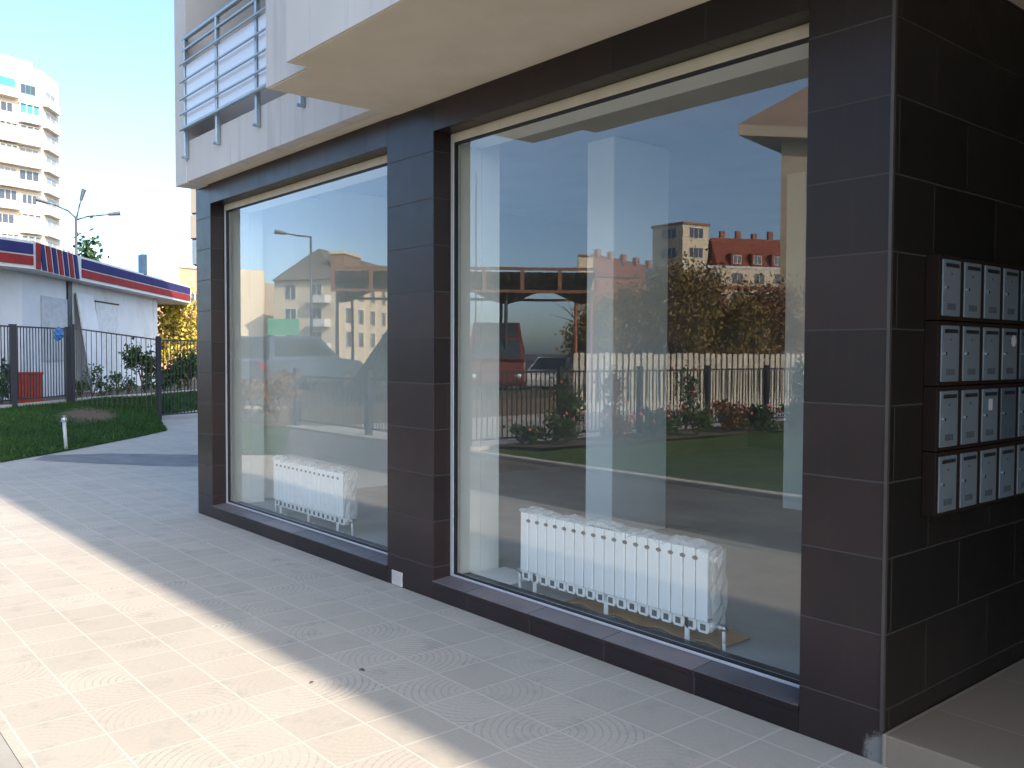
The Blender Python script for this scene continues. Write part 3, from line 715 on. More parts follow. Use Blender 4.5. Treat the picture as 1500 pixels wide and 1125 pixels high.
p = A(284, 560, 46); tree((p[0], p[1], 0), A(284, 405, 46)[2], 1.2, 2.6, m_leaf_o, 'thin half bare tree behind the yellow tree', n=500, size=.12, trunk=.08)
p = A(121, 500, 62); tree((p[0], p[1], 0), A(121, 350, 62)[2], 1.6, 3.6, m_leaf_g, 'green treetop showing over the kiosk roof below the lamp', n=3000, size=.2, trunk=.2)
# rose bed along the garden fence
rp = [(-9.5, -6.0), (-9.4, -7.0), (-9.5, -8.1), (-9.3, -9.1), (-9.5, -10.2), (-9.3, -11.3), (-9.5, -12.5), (-9.3, -13.8), (-9.5, -15.2), (-9.2, -16.6)]+[(-9.1, -6.6), (-8.9, -7.6), (-8.8, -8.5), (-8.6, -9.4), (-8.7, -10.4), (-8.5, -11.2), (-8.4, -12.2), (-8.5, -13.4), (-8.3, -14.6), (-8.9, -10.9)]
for i, (x, y) in enumerate(rp):
    tall = i in (1, 2, 4, 7, 8); h = random.uniform(1.05, 1.5) if tall else random.uniform(.35, .6)
    T = bush((x, y, .10), random.uniform(.28, .42), h, m_leaf_b if i % 3 == 2 else m_leaf_g, 'rose bush with pink flowers in the bed along the garden fence', 'rose_bush', 320 if tall else 420, .05, 'rose bush', 'rose bushes along the garden fence')
    for _ in range(5):
        a = random.uniform(0, 6.28); q = (x+math.cos(a)*.3, y+math.sin(a)*.3, .1+h*random.uniform(.55, 1.05))
        MB().ball(q, random.uniform(.022, .04), None, .024, 8, 6, .2).build('blossom', m_rpetal if i in (6, 7) else m_pink, T)
struct(MB().poly([(-9.77, -18, .135), (-8.0, -18, .135), (-8.1, -13, .135), (-8.4, -9, .135), (-8.8, -5.9, .115), (-9.77, -5.5, .10)]).build('flower_bed_soil', m_soil))
for (x, y, h), lb in zip([(-15.6, -3.7, 1.15), (-15.1, -4.3, .9)], ['rusty brown shrub on the lawn near the yard fence corner', 'lower rusty shrub closest to the yard fence corner post']):
    bush((x, y, .25), .6, h, m_leaf_b, lb, n=600, size=.06)
# trees behind the board fence
td = [(878, 36, 432, m_leaf_o, 1.9), (935, 39, 412, m_leaf_b, 1.9), (985, 37, 386, m_leaf_o, 2.2), (1032, 40, 398, m_leaf_b, 1.8), (1080, 38, 436, m_leaf_o, 1.8), (1130, 41, 404, m_leaf_b, 2.1)]
for i, (x, D, yt, lm, r) in enumerate(td):
    p = V(x, 560, D); h = V(x, yt, D)[2]
    tree((p[0], p[1], 0), h, r, h*.42, lm, 'autumn tree with thinning brown and olive leaves behind the board fence', n=8000, size=.085, trunk=.12, group='autumn trees behind the board fence')

# ------------------------------------------------------------------ kiosk
m_kw = mat('kiosk_white', (.62, .63, .66), .6, var=.06, scale=1.5, bump=.05, dirt=(.50, .50, .51))
m_blue = mat('fascia_blue', (.032, .034, .125), .8, var=.12, scale=3, bump=.02, spec=.15)
m_redf = mat('fascia_red', (.25, .032, .032), .8, var=.12, scale=3, bump=.02, spec=.15)
m_whitef = mat('fascia_white', (.60, .60, .60), .5, var=.06, scale=3, bump=.02)
KT = thing('kiosk', 'white kiosk with a red, white and blue striped fascia around its flat roof', 'kiosk', A(110, 560, 27))
P0, P1, P2, P3 = A(-90, 368, 22.8), A(48, 368, 24.4), A(116.5, 380, 27.6), A(278, 408, 38.5)
ztop = (P1[2]+P2[2]+P3[2])/3; fh = (A(48, 368, 24.4)[2]-A(50, 409, 24.4)[2])
P = [p[:2] for p in (P0, P1, P2, P3)]; dback = np.array([-5.0, 3.5])
roofp = P+[P[3]+np.array([-6.0, 1.9]), P[0]+np.array([-9, 4.5])]
MB().prism(roofp, ztop-fh+.02, ztop-.03).build('roof', m_whitef, KT)
def strip(a, c, u0, u1, v0, v1, out, sh=0.0):
    a, c = np.array(a), np.array(c); L = np.linalg.norm(c-a); d = (c-a)/L; n = np.array([d[1], -d[0]])
    if np.dot(n, CAM[:2]-a) < 0: n = -n
    o = a+n*out; z0 = ztop-fh; q = [(u0, v0), (u1, v0), (u1+sh, v1), (u0+sh, v1)]
    b = MB(); b.extrude(q, (o[0], o[1], z0), (d[0]*L, d[1]*L, 0), (0, 0, fh), (n[0]*.03, n[1]*.03, 0)); return b
for i in range(3):
    a, c = P[i], P[i+1]
    strip(a, c, 0, 1, 0, 1, 0.0).build('fascia', m_whitef, KT)
    if i != 1:
        strip(a, c, .004, .985, .52, .90, .031).build('blue_stripe', m_blue, KT)
        strip(a, c, .004, .985, .13, .46, .031).build('red_stripe', m_redf, KT)
    else:
        for k in range(8):
            u = .03+k*.120
            strip(a, c, u, u+.075, .03, .97, .031, -.055 if k else .0).build('slanting_stripe', m_redf if k % 2 == 0 else m_blue, KT)
Q1, Q2 = A(33, 500, 25.6)[:2], A(231, 500, 36.5)[:2]; Q0 = A(-95, 500, 23.9)[:2]
wallp = [Q0, Q1, Q2, Q2+np.array([-6.0, 1.6]), Q0+np.array([-9, 4.5])]
MB().prism(wallp, ZK-.06, ztop-fh+.019).build('wall', m_kw, KT)
dw = (Q2-Q1)/np.linalg.norm(Q2-Q1); nw = np.array([dw[1], -dw[0]]); nw = nw if np.dot(nw, CAM[:2]-Q1) > 0 else -nw; LW = np.linalg.norm(Q2-Q1)
def wbox(u0, u1, z0, z1, th, off=0.0): 
    o = Q1+dw*u0+nw*off; return MB().obox((*o, z0), (*(dw*(u1-u0)), 0), (*(nw*th), 0), (0, 0, z1-z0))
def upos(px):     # distance along the right wall for a pixel column
    d = ray(px, 500)[:2]; M2 = np.array([[d[0], -dw[0]], [d[1], -dw[1]]]); s = np.linalg.solve(M2, Q1-CAM[:2]); return s[1]
u0, u1 = upos(98), upos(104)
wbox(u0, u1, ZK, ztop-fh, .05).build('corner_post', m_dark_metal, KT)
d_ = wbox(upos(140), upos(172), ZK+.1, ztop-fh-.45, .03); d_.build('door', mat('kiosk_door', (.56, .57, .59), .5), KT)
wbox(upos(139), upos(173), ztop-fh-.448, ztop-fh-.40, .05).build('door_head', m_bark, KT)
wbox(upos(224), upos(229), ZK, ztop-fh, .04).build('corner_post', m_kw, KT)
wbox(upos(60), upos(98), ZK+.9, ztop-fh-.5, .03).build('shutter', mat('shutter_grey', (.42, .43, .46), .5), KT)
# leaning boards
lb = thing('leaning_board', 'tall white board leaning against the kiosk wall beside the dark post', 'board', (*(Q1+dw*upos(125)), ZK))
o = Q1+dw*upos(108)+nw*.5
MB().obox((*o, ZK-.02), (*(dw*(upos(132)-upos(108))), 0), (*(nw*.04), 0), (*(-nw*.44), ztop-fh-ZK-.25)).build('sheet', m_kw, lb)
# roof box, red crate
q = A(209, 396, 33); b = MB().box(q[0]-.2, q[0]+.2, q[1]-.09, q[1]+.09, ztop-.03, A(209, 373, 33)[2]); kb = b.build('roof_unit', mat('roof_unit_blue', (.09, .15, .22), .5), None, .02)
tag(kb, 'small blue grey unit standing on the kiosk roof', 'roof unit')
q = A(40, 577, 23.6); T = thing('crate', 'red crate standing behind the tall iron fence by the kiosk', 'crate', (q[0], q[1], ZK))
b = MB(); wv = A(63, 560, 23.6)[:2]-A(16, 560, 23.6)[:2]; hb = A(40, 546, 23.6)[2]-ZK; o = A(16, 560, 23.6)[:2]; nv = np.array([-wv[1], wv[0]])/np.linalg.norm(wv)*.6
if nv[0] > 0: nv = -nv
b.obox((*o, ZK-.04), (*wv, 0), (*nv, 0), (0, 0, hb)); m_redc = mat('red_crate', (.36, .035, .02), .5, var=.15)
b.build('body', m_redc, T, .01)
MB().obox((*(o-wv*.02-nv*.04), ZK-.04+hb), (*(wv*1.04), 0), (*(nv*1.08), 0), (0, 0, .05)).build('lid', m_redc, T, .01)

# street lamp over the kiosk
def lamp(base, top, arms, label, r=.09):
    T = thing('street_lamp', label, 'street lamp', (base[0], base[1], 0)); MB().tube((base[0], base[1], -.03), (base[0], base[1], top), r, r*.6, 10).build('pole', m_lampm, T, smooth=True)
    for a in arms:
        MB().path(a, [.04]*(len(a)-1)+[.03], 7).build('arm', m_lampm, T, smooth=True)
        e, f = np.array(a[-1]), np.array(a[-2]); d = (e-f)/np.linalg.norm(e-f)
        b = MB().tube(e-d*.05, e+d*.5, .07, .11, 8); b.build('lamp_head', m_lampm, T)
    return T
m_lampm = mat('lamp_grey', (.09, .10, .125), .5, metal=.5)
D = 48; bl = A(112, 380, D)
lamp(bl, A(112, 318, D)[2], [[A(112, 320, D), A(100, 309, D), A(82, 301, D), A(70, 297, D)], [A(112, 322, D), A(128, 317, D), A(145, 315.5, D), A(160, 314, D)], [A(112, 320, D), A(116, 303, D), A(119, 292, D)]], 'tall street lamp with three arms behind the kiosk')
D = 44; bl = V(456, 500, D)
lamp(bl, V(456, 346, D)[2], [[V(456, 347, D), V(436, 345, D), V(418, 342, D)]], 'single arm street lamp across the parking area', .08)

bm_ = V(697, 500, 47); q = MB().tube((bm_[0], bm_[1], -.03), (bm_[0], bm_[1], V(697, 252, 47)[2]), .05, .025)
tag(q.build('mast', m_lampm, None, smooth=True), 'thin bare mast standing behind the steel canopy', 'mast')
# ------------------------------------------------------------------ buildings far away
m_pane = mat('far_window_glass', (.05, .06, .08), .12, var=.2, bump=0, spec=.8)
m_wfr = mat('far_window_frame', (.62, .62, .60), .6)
def wall_frame(a, c):
    a, c = np.array(a[:2], float), np.array(c[:2], float); L = np.linalg.norm(c-a); d = (c-a)/L; n = np.array([d[1], -d[0]]); return a, d, n, L
def win(parent, fr, u, z, wd, h, sgn=1, mull=1, fm=None, name='window', proud=.05, gm=None):
    a, d, n, L = fr; n = n*sgn; o = a+d*(u-wd/2)-n*.06
    f = MB(); t = .08
    def bb(u0, u1, z0, z1, th=.06+proud): f.obox((*(o+d*u0), z0), (*(d*(u1-u0)), 0), (*(n*th), 0), (0, 0, z1-z0))
    bb(0, wd, z, z+t); bb(0, wd, z+h-t, z+h); bb(0, t, z+t, z+h-t); bb(wd-t, wd, z+t, z+h-t)
    for k in range(mull): x = wd*(k+1)/(mull+1); bb(x-t/2, x+t/2, z+t, z+h-t)
    F = f.build(name, fm or m_wfr, parent)
    MB().obox((*(o+d*t), z+t), (*(d*(wd-2*t)), 0), (*(n*(.06+proud*.5)), 0), (0, 0, h-2*t)).build('pane', gm or m_pane, F)
    return F
def side(fr, ref):     # +1 if frame normal points towards ref
    a, d, n, L = fr; return 1 if np.dot(n, np.array(ref[:2])-a) > 0 else -1
def balcony(parent, fr, u, z, wd, dep, sgn, m, h=1.0):
    a, d, n, L = fr; n = n*sgn; o = a+d*(u-wd/2); b = MB()
    b.obox((*o, z-.15), (*(d*wd), 0), (*(n*dep), 0), (0, 0, .15))
    b.obox((*(o+n*(dep-.08)), z), (*(d*wd), 0), (*(n*.08), 0), (0, 0, h))
    b.obox((*o, z), (*(d*.08), 0), (*(n*(dep-.08)), 0), (0, 0, h)); b.obox((*(o+d*(wd-.08)), z), (*(d*.08), 0), (*(n*(dep-.08)), 0), (0, 0, h))
    return b.build('balcony', m, parent)

# tower block on the left
m_tw = mat('tower_concrete', (.64, .55, .43), .85, var=.08, scale=.15, bump=.05)
m_tw2 = mat('tower_orange', (.62, .42, .26), .85, var=.08, scale=.2, bump=.05)
m_tw5 = mat('tower_peach', (.64, .50, .38), .85, var=.06, scale=.2, bump=.05)
m_tw3 = mat('tower_white', (.70, .68, .64), .85, var=.05, scale=.2, bump=.05)
m_tpane = mat('tower_pane', (.26, .28, .30), .3, var=.3, scale=.4, bump=0)
m_tw4 = mat('tower_window_cream', (.62, .58, .52), .6)
m_teal = mat('teal_glazing', (.06, .26, .27), .3, var=.3, scale=.4, bump=0)
TW = thing('tower_block', 'tall pale apartment tower behind the kiosk at the left edge', 'building', A(40, 500, 140))
ta, tb, tc = A(-140, 500, 132), A(66, 500, 140), A(90, 500, 146)
zr = A(40, 88, 138)[2]
far = np.array([-14.0, 2.6]); base_poly = [ta[:2], tb[:2], tc[:2], tc[:2]+far, ta[:2]+far]
MB().prism(base_poly, -.03, zr-.6).build('wall', m_tw, TW)
MB().prism([ta[:2]+(tb-ta)[:2]*.0, ta[:2]+(tb-ta)[:2]*.93, ta[:2]+(tb-ta)[:2]*.93+far*.9, ta[:2]+far*.9], zr-.6, zr+.15).build('parapet', m_tw, TW)
f1_ = wall_frame(ta, tb); f2_ = wall_frame(tb, tc); s1 = side(f1_, CAM); s2 = side(f2_, CAM); Lm = f1_[3]
fl = 2.95; k = 0; z = zr-5.2
col = [m_tw3, m_tw5, m_tw3, m_tw]
while z > 4 and k < 12:
    for j, (u, wd) in enumerate([(Lm-1.9, 2.6), (Lm-5.2, 3.0), (Lm-9.0, 3.0), (Lm-12.8, 3.0), (Lm-16.6, 3.0)]):
        kk = (k*3+j*2) % 5
        if kk == 0: win(TW, f1_, u, z+.9, wd*.8, 1.3, s1, 2, m_teal if (k+j) % 4 == 0 else m_wfr)
        else:
            balcony(TW, f1_, u, z, wd*1.12, 1.1, s1, col[(k*2+j*3) % 4]); win(TW, f1_, u, z+1.05, wd*1.05, 1.45, s1, 3 if j % 2 else 2, m_teal if (k, j) in ((1, 1), (0, 0), (0, 1)) else (m_wfr if (k+j) % 3 else m_tw4), proud=.5 if kk in (1, 3) else .05, gm=m_teal if (k, j) in ((1, 1), (0, 0), (0, 1), (1, 0)) else m_tpane if (k*5+j*3) % 4 else m_pane)
    balcony(TW, f2_, f2_[3]*.42, z, f2_[3]*.8, .7, s2, m_tw3); win(TW, f2_, f2_[3]*.5, z+1.0, f2_[3]*.6, 1.3, s2, 1, m_tw4, gm=m_tpane)
    z -= fl; k += 1
# pink building behind the yellow tree
m_pk = mat('salmon_render', (.50, .27, .17), .9, var=.1, scale=.3, bump=.05)
pw, pa, pb = A(228, 560, 86), A(264, 560, 85), A(330, 560, 88); zz_ = A(262, 393, 86)[2]
PB = thing('salmon_building', 'salmon coloured building far behind the yellow tree', 'building', pa)
MB().prism([pa[:2], pb[:2], pb[:2]+np.array([-9, 4]), pa[:2]+np.array([-9, 4])], -.03, zz_).build('wall', m_pk, PB)
MB().prism([pw[:2], pa[:2]+np.array([-1.5, .4]), pa[:2]+np.array([-9, 4]), pw[:2]+np.array([-9, 4])], -.03, A(245, 428, 85)[2]).build('wing', m_pk, PB)
MB().prism([A(263, 500, 84.8)[:2], A(330, 500, 87.8)[:2], pb[:2]+np.array([-9.2, 4.2]), pa[:2]+np.array([-9.2, 4])], zz_, zz_+.3).build('parapet', m_kerb, PB)
fr = wall_frame(pa, pb)
for k in range(3): win(PB, fr, 1.6+k*1.7, zz_*.62, 1.0, 1.3, side(fr, CAM), 1)
# neighbouring block whose balconies look out past the shop corner
m_nb = mat('neighbour_beige', (.50, .42, .32), .85, var=.06, scale=.4, bump=.05)
na = A(300, 500, 46); NB = thing('neighbour_block', 'beige block whose stacked balconies show past the shop corner', 'building', na)
MB().prism([na[:2], A(380, 500, 44)[:2], A(380, 500, 56)[:2], A(297, 500, 56)[:2]], -.03, 13).build('wall', m_nb, NB)
for (xa, ya, yb_, mm) in ((279.5, 276, 312, m_nb), (278.5, 315, 349, m_nb), (281.5, 352, 387, mat('grey_screen', (.33, .36, .38), .5))):
    p = A(xa, yb_, 46); q_ = A(302, yb_, 45.2); zt_2 = A(xa, ya, 46)[2]
    MB().prism([p[:2], q_[:2], q_[:2]+np.array([-.6, 1.5]), p[:2]+np.array([-.9, .5])], p[2], zt_2).build('balcony', mm, NB)

# cream apartment block with grey roof, reflected in the left window
m_cream = mat('cream_render', (.66, .56, .41), .9, var=.06, scale=.2, bump=.05)
m_groof = mat('grey_roof', (.13, .12, .11), .85, var=.12, scale=.6, bump=.2)
m_brick = mat('brick_gable', (.24, .14, .10), .9, var=.15, scale=1.5, bump=.1)
a0, a1, a2 = V(402, 500, 116), V(497, 500, 110), V(640, 500, 150); ze = V(440, 410, 113)[2]; a3 = a0+a2-a1
AP = thing('apartment_block', 'cream apartment block with grey pitched roof and balconies across the parking area', 'building', a1)
MB().prism([a0[:2], a1[:2], a2[:2], a3[:2]], -.03, ze).build('wall', m_cream, AP)
zp = V(478, 366, 118)[2]; o_ = .6
r0, r1, r2, r3 = (np.array([*(p[:2]), ze+.01]) for p in (a0, a1, a2, a3)); cen = (r0+r1+r2+r3)/4
ex = lambda p: p+(p-cen)/np.linalg.norm(p-cen)*o_
R0, R1, R2, R3 = map(ex, (r0, r1, r2, r3)); ra = (R0*.5+R1*.5)*.80+cen*.20; rb = (R2*.5+R3*.5)*.9+cen*.1; ra = np.array([ra[0], ra[1], zp]); rb = np.array([rb[0], rb[1], zp])
b = MB(); b.poly([R0, R1, ra]); b.poly([R1, R2, rb, ra]); b.poly([R2, R3, rb]); b.poly([R3, R0, ra, rb]); b.poly([R3, R2, R1, R0]); b.build('roof', m_groof, AP)
fa, fb = wall_frame(a0, a1), wall_frame(a1, a2); sa, sb = side(fa, (0, 0)), side(fb, (0, 0))
# brick dormer gable on the long side
n_ = fb[2]*sb; gz = zp-1.0
o = fb[0]+fb[1]*1.2; MB().obox((*(o-n_*1.6), ze-.2), (*(fb[1]*5.5), 0), (*(n_*1.75), 0), (0, 0, gz-ze)).build('dormer', m_brick, AP)
MB().obox((*(o-n_*1.7-fb[1]*.2), gz-.2), (*(fb[1]*5.9), 0), (*(n_*2.0), 0), (0, 0, .35)).build('dormer_roof', m_cream, AP)
o = fb[0]+fb[1]*9; MB().obox((*(o-n_*1.6), ze-.2), (*(fb[1]*9), 0), (*(n_*1.7), 0), (0, 0, gz-ze-.3)).build('dormer', m_brick, AP)
nf = 3
for k in range(nf):
    z = ze-2.9*(k+1)+.5
    for u in (.26, .66): win(AP, fa, fa[3]*u, z, 1.7, 1.9, sa, 1)
    balcony(AP, fa, fa[3]*.74, z-.3, 2.6, 1.2, sa, m_wfr, .8)
    for j in range(7): win(AP, fb, 2.55+j*4.2, z, 2.9, 2.0, sb, 1)
for j in range(8):
    o = fb[0]+fb[1]*(.2+j*4.2)+n_*.0; MB().obox((*o, -.03), (*(fb[1]*.5), 0), (*(n_*.6), 0), (0, 0, ze-.1)).build('facade_rib', m_cream, AP)
# low cream block
l0, l1 = V(325, 500, 122), V(388, 500, 124); l2 = V(404, 500, 128); zt4 = V(370, 395, 123)[2]; zt5 = V(395, 415, 126)[2]
LB = thing('cream_block', 'plain cream block left of the grey roofed apartments', 'building', l0); bk = (l0[:2]-CAM[:2])/np.linalg.norm(l0[:2]-CAM[:2])*8
MB().prism([l0[:2], l1[:2], l1[:2]+bk, l0[:2]+bk], -.03, zt4).build('wall', m_cream, LB)
MB().prism([l1[:2]+bk*.05, l2[:2], l2[:2]+bk, l1[:2]+bk], -.03, zt5).build('wing', m_cream, LB)
fr = wall_frame(l0, l1)
for j in range(4): win(LB, fr, 1.0+j*1.5, 1.4, 1.0, 1.2, side(fr, (0, 0)), 1)

# cream corner tower with red mansard roof, reflected in the right window
m_rtile = mat('red_roof_tile', (.22, .058, .035), .85, var=.2, scale=1.0, bump=.2)
m_rbrick = mat('red_brick_band', (.33, .13, .08), .9, var=.15, scale=1.5, bump=.1)
t0, t1, t2 = V(955, 500, 139), V(998, 500, 134.5), V(1036, 500, 138); t3 = t0+t2-t1; ztw = V(998, 328, 135)[2]; zc = V(998, 390, 135)[2]
MT = thing('corner_tower_house', 'cream corner tower house with red mansard roof beyond the trees', 'building', t1)
MB().prism([t0[:2], t1[:2], t2[:2], t3[:2]], zc+.02, ztw).build('wall', m_cream, MT)
ct = (t0+t1+t2+t3)[:2]/4
MB().prism([ct+(p[:2]-ct)*1.06 for p in (t0, t1, t2, t3)], ztw, ztw+.3).build('parapet', m_rbrick, MT)
ft0, ft1 = wall_frame(t0, t1), wall_frame(t1, t2)
for k in range(2):
    z = ztw-2.9*(k+1)+.9
    win(MT, ft0, ft0[3]*.55, z, ft0[3]*.5, 1.6, side(ft0, (0, 0)), 2); win(MT, ft1, ft1[3]*.52, z, ft1[3]*.55, 1.6, side(ft1, (0, 0)), 2)
w0, w1, w2 = V(945, 500, 140), V(1000, 500, 133.5), V(1330, 500, 150); w3 = w0+w2-w1
MB().prism([w0[:2], w1[:2], w2[:2], w3[:2]], -.03, zc-.35).build('wall', m_cream, MT)
cw = (w0+w1+w2+w3)[:2]/4
MB().prism([cw+(p[:2]-cw)*1.02 for p in (w0, w1, w2, w3)], zc-.35, zc+.01).build('cornice', m_wfr, MT)
fw_ = wall_frame(w1, w2); sw_ = side(fw_, (0, 0)); nw_ = fw_[2]*sw_; zm = V(1100, 346, 138)[2]
u_s = ft1[3]+.3; o = fw_[0]+fw_[1]*u_s
b = MB(); Lr = fw_[3]-u_s-.5; A_ = np.array([*(o-nw_*.5), zc+.02]); D_ = np.array([*(fw_[1]*Lr), 0]); top_ = np.array([*(-nw_*3.0), zm-zc]); bk_ = np.array([*(-nw_*7), 0])
b.poly([A_, A_+D_, A_+D_+top_, A_+top_]); b.poly([A_+top_, A_+D_+top_, A_+D_+bk_, A_+bk_]); b.poly([A_, A_+top_, A_+bk_]); b.poly([A_+D_, A_+D_+bk_, A_+D_+top_]); rf = b.build('roof', m_rtile, MT)
for j in range(7):
    u = 2.0+j*3.2; q = A_[:2]+fw_[1]*u
    dm = MB().obox((*(q-nw_*2.0), zc+.05), (*(fw_[1]*1.9), 0), (*(nw_*2.2), 0), (0, 0, 1.9)).build('dormer', m_rtile, MT)
    fr = (q+nw_*.2, fw_[1], fw_[2], 1.9); F = win(dm, fr, .95, zc+.35, 1.3, 1.3, sw_, 1)
for j in range(8):
    u = 1.6+j*2.6; q = A_[:2]+fw_[1]*u-nw_*2.9; hh = random.uniform(.7, 1.4)
    c_ = MB().obox((*q, zm-.5), (*(fw_[1]*.7), 0), (*(-nw_*.7), 0), (0, 0, .5+hh)); c_.build('chimney', m_rbrick, MT)
for k in range(3):
    z = zc-.35-2.9*(k+1)+.6
    for j in range(9): win(MT, fw_, 1.5+j*3.4, z, 1.8, 1.7, sw_, 1)
    fq = wall_frame(w0, w1); sq = side(fq, (0, 0))
    for u in (.3, .7): win(MT, fq, fq[3]*u, z, 1.4, 1.7, sq, 1)
    o = fw_[0]; MB().obox((*(o), z-.75), (*(fw_[1]*fw_[3]), 0), (*(nw_*.1), 0), (0, 0, .5)).build('brick_band', m_rbrick, MT)
# long red roof further left
h0, h1 = V(866, 500, 160), V(962, 500, 166); h0, h1 = h0[:2], h1[:2]; zr1 = V(880, 368, 162)[2]; zr2 = V(880, 405, 160)[2]
RH = thing('red_roof_house', 'long house with a plain red roof left of the corner tower', 'building', (*h0, 0)); d = (h1-h0); bk = (h0-CAM[:2]); bk = bk/np.linalg.norm(bk)
h0b = h0-d*.1
MB().prism([h0, h1, h1+bk*10, h0+bk*10], -.03, zr2).build('wall', m_rbrick, RH)
b = MB(); p0, p1 = np.array([*(h0-bk*.4), zr2]), np.array([*(h1-bk*.4), zr2]); up_ = np.array([*(bk*5.4), zr1-zr2]); dn = np.array([*(bk*10.8), 0])
b.poly([p0, p1, p1+up_*np.array([1, 1, .55]), p0+up_]); b.poly([p0+up_, p1+up_*np.array([1, 1, .55]), p1+dn, p0+dn]); b.poly([p0, p0+up_, p0+dn]); b.poly([p1, p1+dn, p1+up_*np.array([1, 1, .55])]); b.poly([p0, p0+dn, p1+dn, p1]); b.build('roof', m_rtile, RH)
for j in range(5):
    t = .1+j*.2; q = h0+d*t+bk*5; zc_ = zr1-(zr1-zr2)*.45*t; MB().obox((*q, zc_-.6), (.9, 0, 0), (0, .9, 0), (0, 0, 1.5)).build('chimney', m_rbrick, RH)
s0 = V(846, 500, 150); SB = thing('cream_house', 'small cream house showing above the canopy', 'building', s0)
s1_ = V(868, 500, 151); zs_ = V(856, 375, 150)[2]; MB().prism([s0[:2], s1_[:2], s1_[:2]+bk*6, s0[:2]+bk*6], -.03, zs_).build('wall', m_cream, SB); MB().prism([s0[:2]-bk*.3, s1_[:2]-bk*.3, s1_[:2]+bk*6.2, s0[:2]+bk*6.2], zs_, zs_+.25).build('roof', m_rbrick, SB)
# large house with wide eaves at the right of the yard
m_nbw = mat('eaves_house_render', (.27, .225, .165), .9, var=.08, scale=.5, bump=.1)
e0 = V(1141, 500, 54); e1 = V(1330, 500, 58); zw = V(1141, 208, 54)[2]; bk = (e0-CAM)[:2]*np.array([1, 1]); bk = np.array([e0[0]-CAM[0], e0[1]-(.3-CAM[1])]); bk /= np.linalg.norm(bk)
EH = thing('eaves_house', 'large beige house with wide projecting eaves at the end of the yard', 'building', e0)
dl = (e1-e0)[:2]; dl /= np.linalg.norm(dl); pp = [e0[:2], e1[:2], e1[:2]+bk*9+dl*6, e0[:2]+bk*9+dl*6]
MB().prism(pp, -.03, zw).build('wall', m_nbw, EH)
ce = sum(pp)/4; dl = (e1-e0)[:2]; dl /= np.linalg.norm(dl)
ov = [pp[0]-dl*2.6-bk*1.2, pp[1]+dl*2.9-bk*1.2, pp[2]+dl*2.9+bk*2, pp[3]-dl*2.0+bk*1]
MB().prism(ov, zw+.005, zw+.6).build('eaves', m_nbw, EH)
b = MB(); q = [np.array([*p, zw+.602]) for p in ov]; apx = np.array([*ce, zw+7.5]); 
for i in range(4): b.poly([q[i], q[(i+1) % 4], apx])
b.build('roof', mat('eaves_roof', (.16, .10, .07), .85, var=.15, scale=.8), EH)
fr = wall_frame(e0, e1); se = side(fr, (0, 0))
for z in (1.2, 4.3, 7.4, 10.5):
    for u in (2.2, 5.4): win(EH, fr, u, z, 1.3, 1.7, se, 1)

# ------------------------------------------------------------------ steel canopy, van, cars, mound, sign
m_orange = mat('rust_orange_steel', (.19, .085, .045), .6, var=.2, scale=2, bump=.1)
m_tarp = mat('dark_green_tarpaulin', (.035, .055, .045), .6, var=.25, scale=1.5, bump=.3, bs=12)
m_canopy = mat('dark_canopy_sheet', (.06, .058, .05), .7, var=.2, scale=1, bump=.2)
D = 29; c0, c1 = V(484, 400, D), V(872, 400, D); zt6 = V(690, 394, D)[2]; zb6 = V(690, 427, D)[2]; c0, c1 = c0[:2], c1[:2]; Lc = np.linalg.norm(c1-c0); dc = (c1-c0)/Lc; nc = np.array([-dc[1], dc[0]]); nc = nc if nc[0] < 0 else -nc
CP = thing('steel_canopy', 'rust orange steel framed canopy with a dark sagging roof sheet', 'canopy', (*c0, 0))
for off in (0, 4.5):
    for z in (zt6, zb6): MB().obox((*(c0+nc*off), z-.045), (*(dc*Lc), 0), (*(nc*.1), 0), (0, 0, .09)).build('beam', m_orange, CP)
for k in range(8):
    p = c0+dc*(Lc*k/7); MB().obox((*p, zb6+.045), (*(dc*.12), 0), (*(nc*.11), 0), (0, 0, zt6-zb6-.09)).build('upright', m_orange, CP)
for t in (0.02, .35, .66, .99):
    p = c0+dc*Lc*t; MB().obox((*(p+nc*.15), zb6-.05), (*(dc*.1), 0), (*(nc*4.3), 0), (0, 0, .1)).build('cross_beam', m_orange, CP)
    for off in (.3, 4.2): MB().tube((*(p+nc*off), -.03), (*(p+nc*off), zb6), .055).build('post', m_rbrick if t > .9 else m_dark_metal, CP)
b = MB(); NU, NV = 28, 8
def cpt(i, j, o=0):
    t, s = i/NU, j/NV; p = c0+dc*Lc*t+nc*(.16+4.2*s); z = zt6-.12-(zt6-zb6)*1.25*(math.sin(math.pi*min(1, s*1.1)))*(.75+.25*math.cos(t*6*math.pi))-o; return (*p, z)
for i in range(NU):
    for j in range(NV): b.poly([cpt(i, j), cpt(i+1, j), cpt(i+1, j+1), cpt(i, j+1)])
cs = b.build('roof_sheet', m_canopy, CP, smooth=True); q = cs.modifiers.new('thick', 'SOLIDIFY'); q.thickness = .03
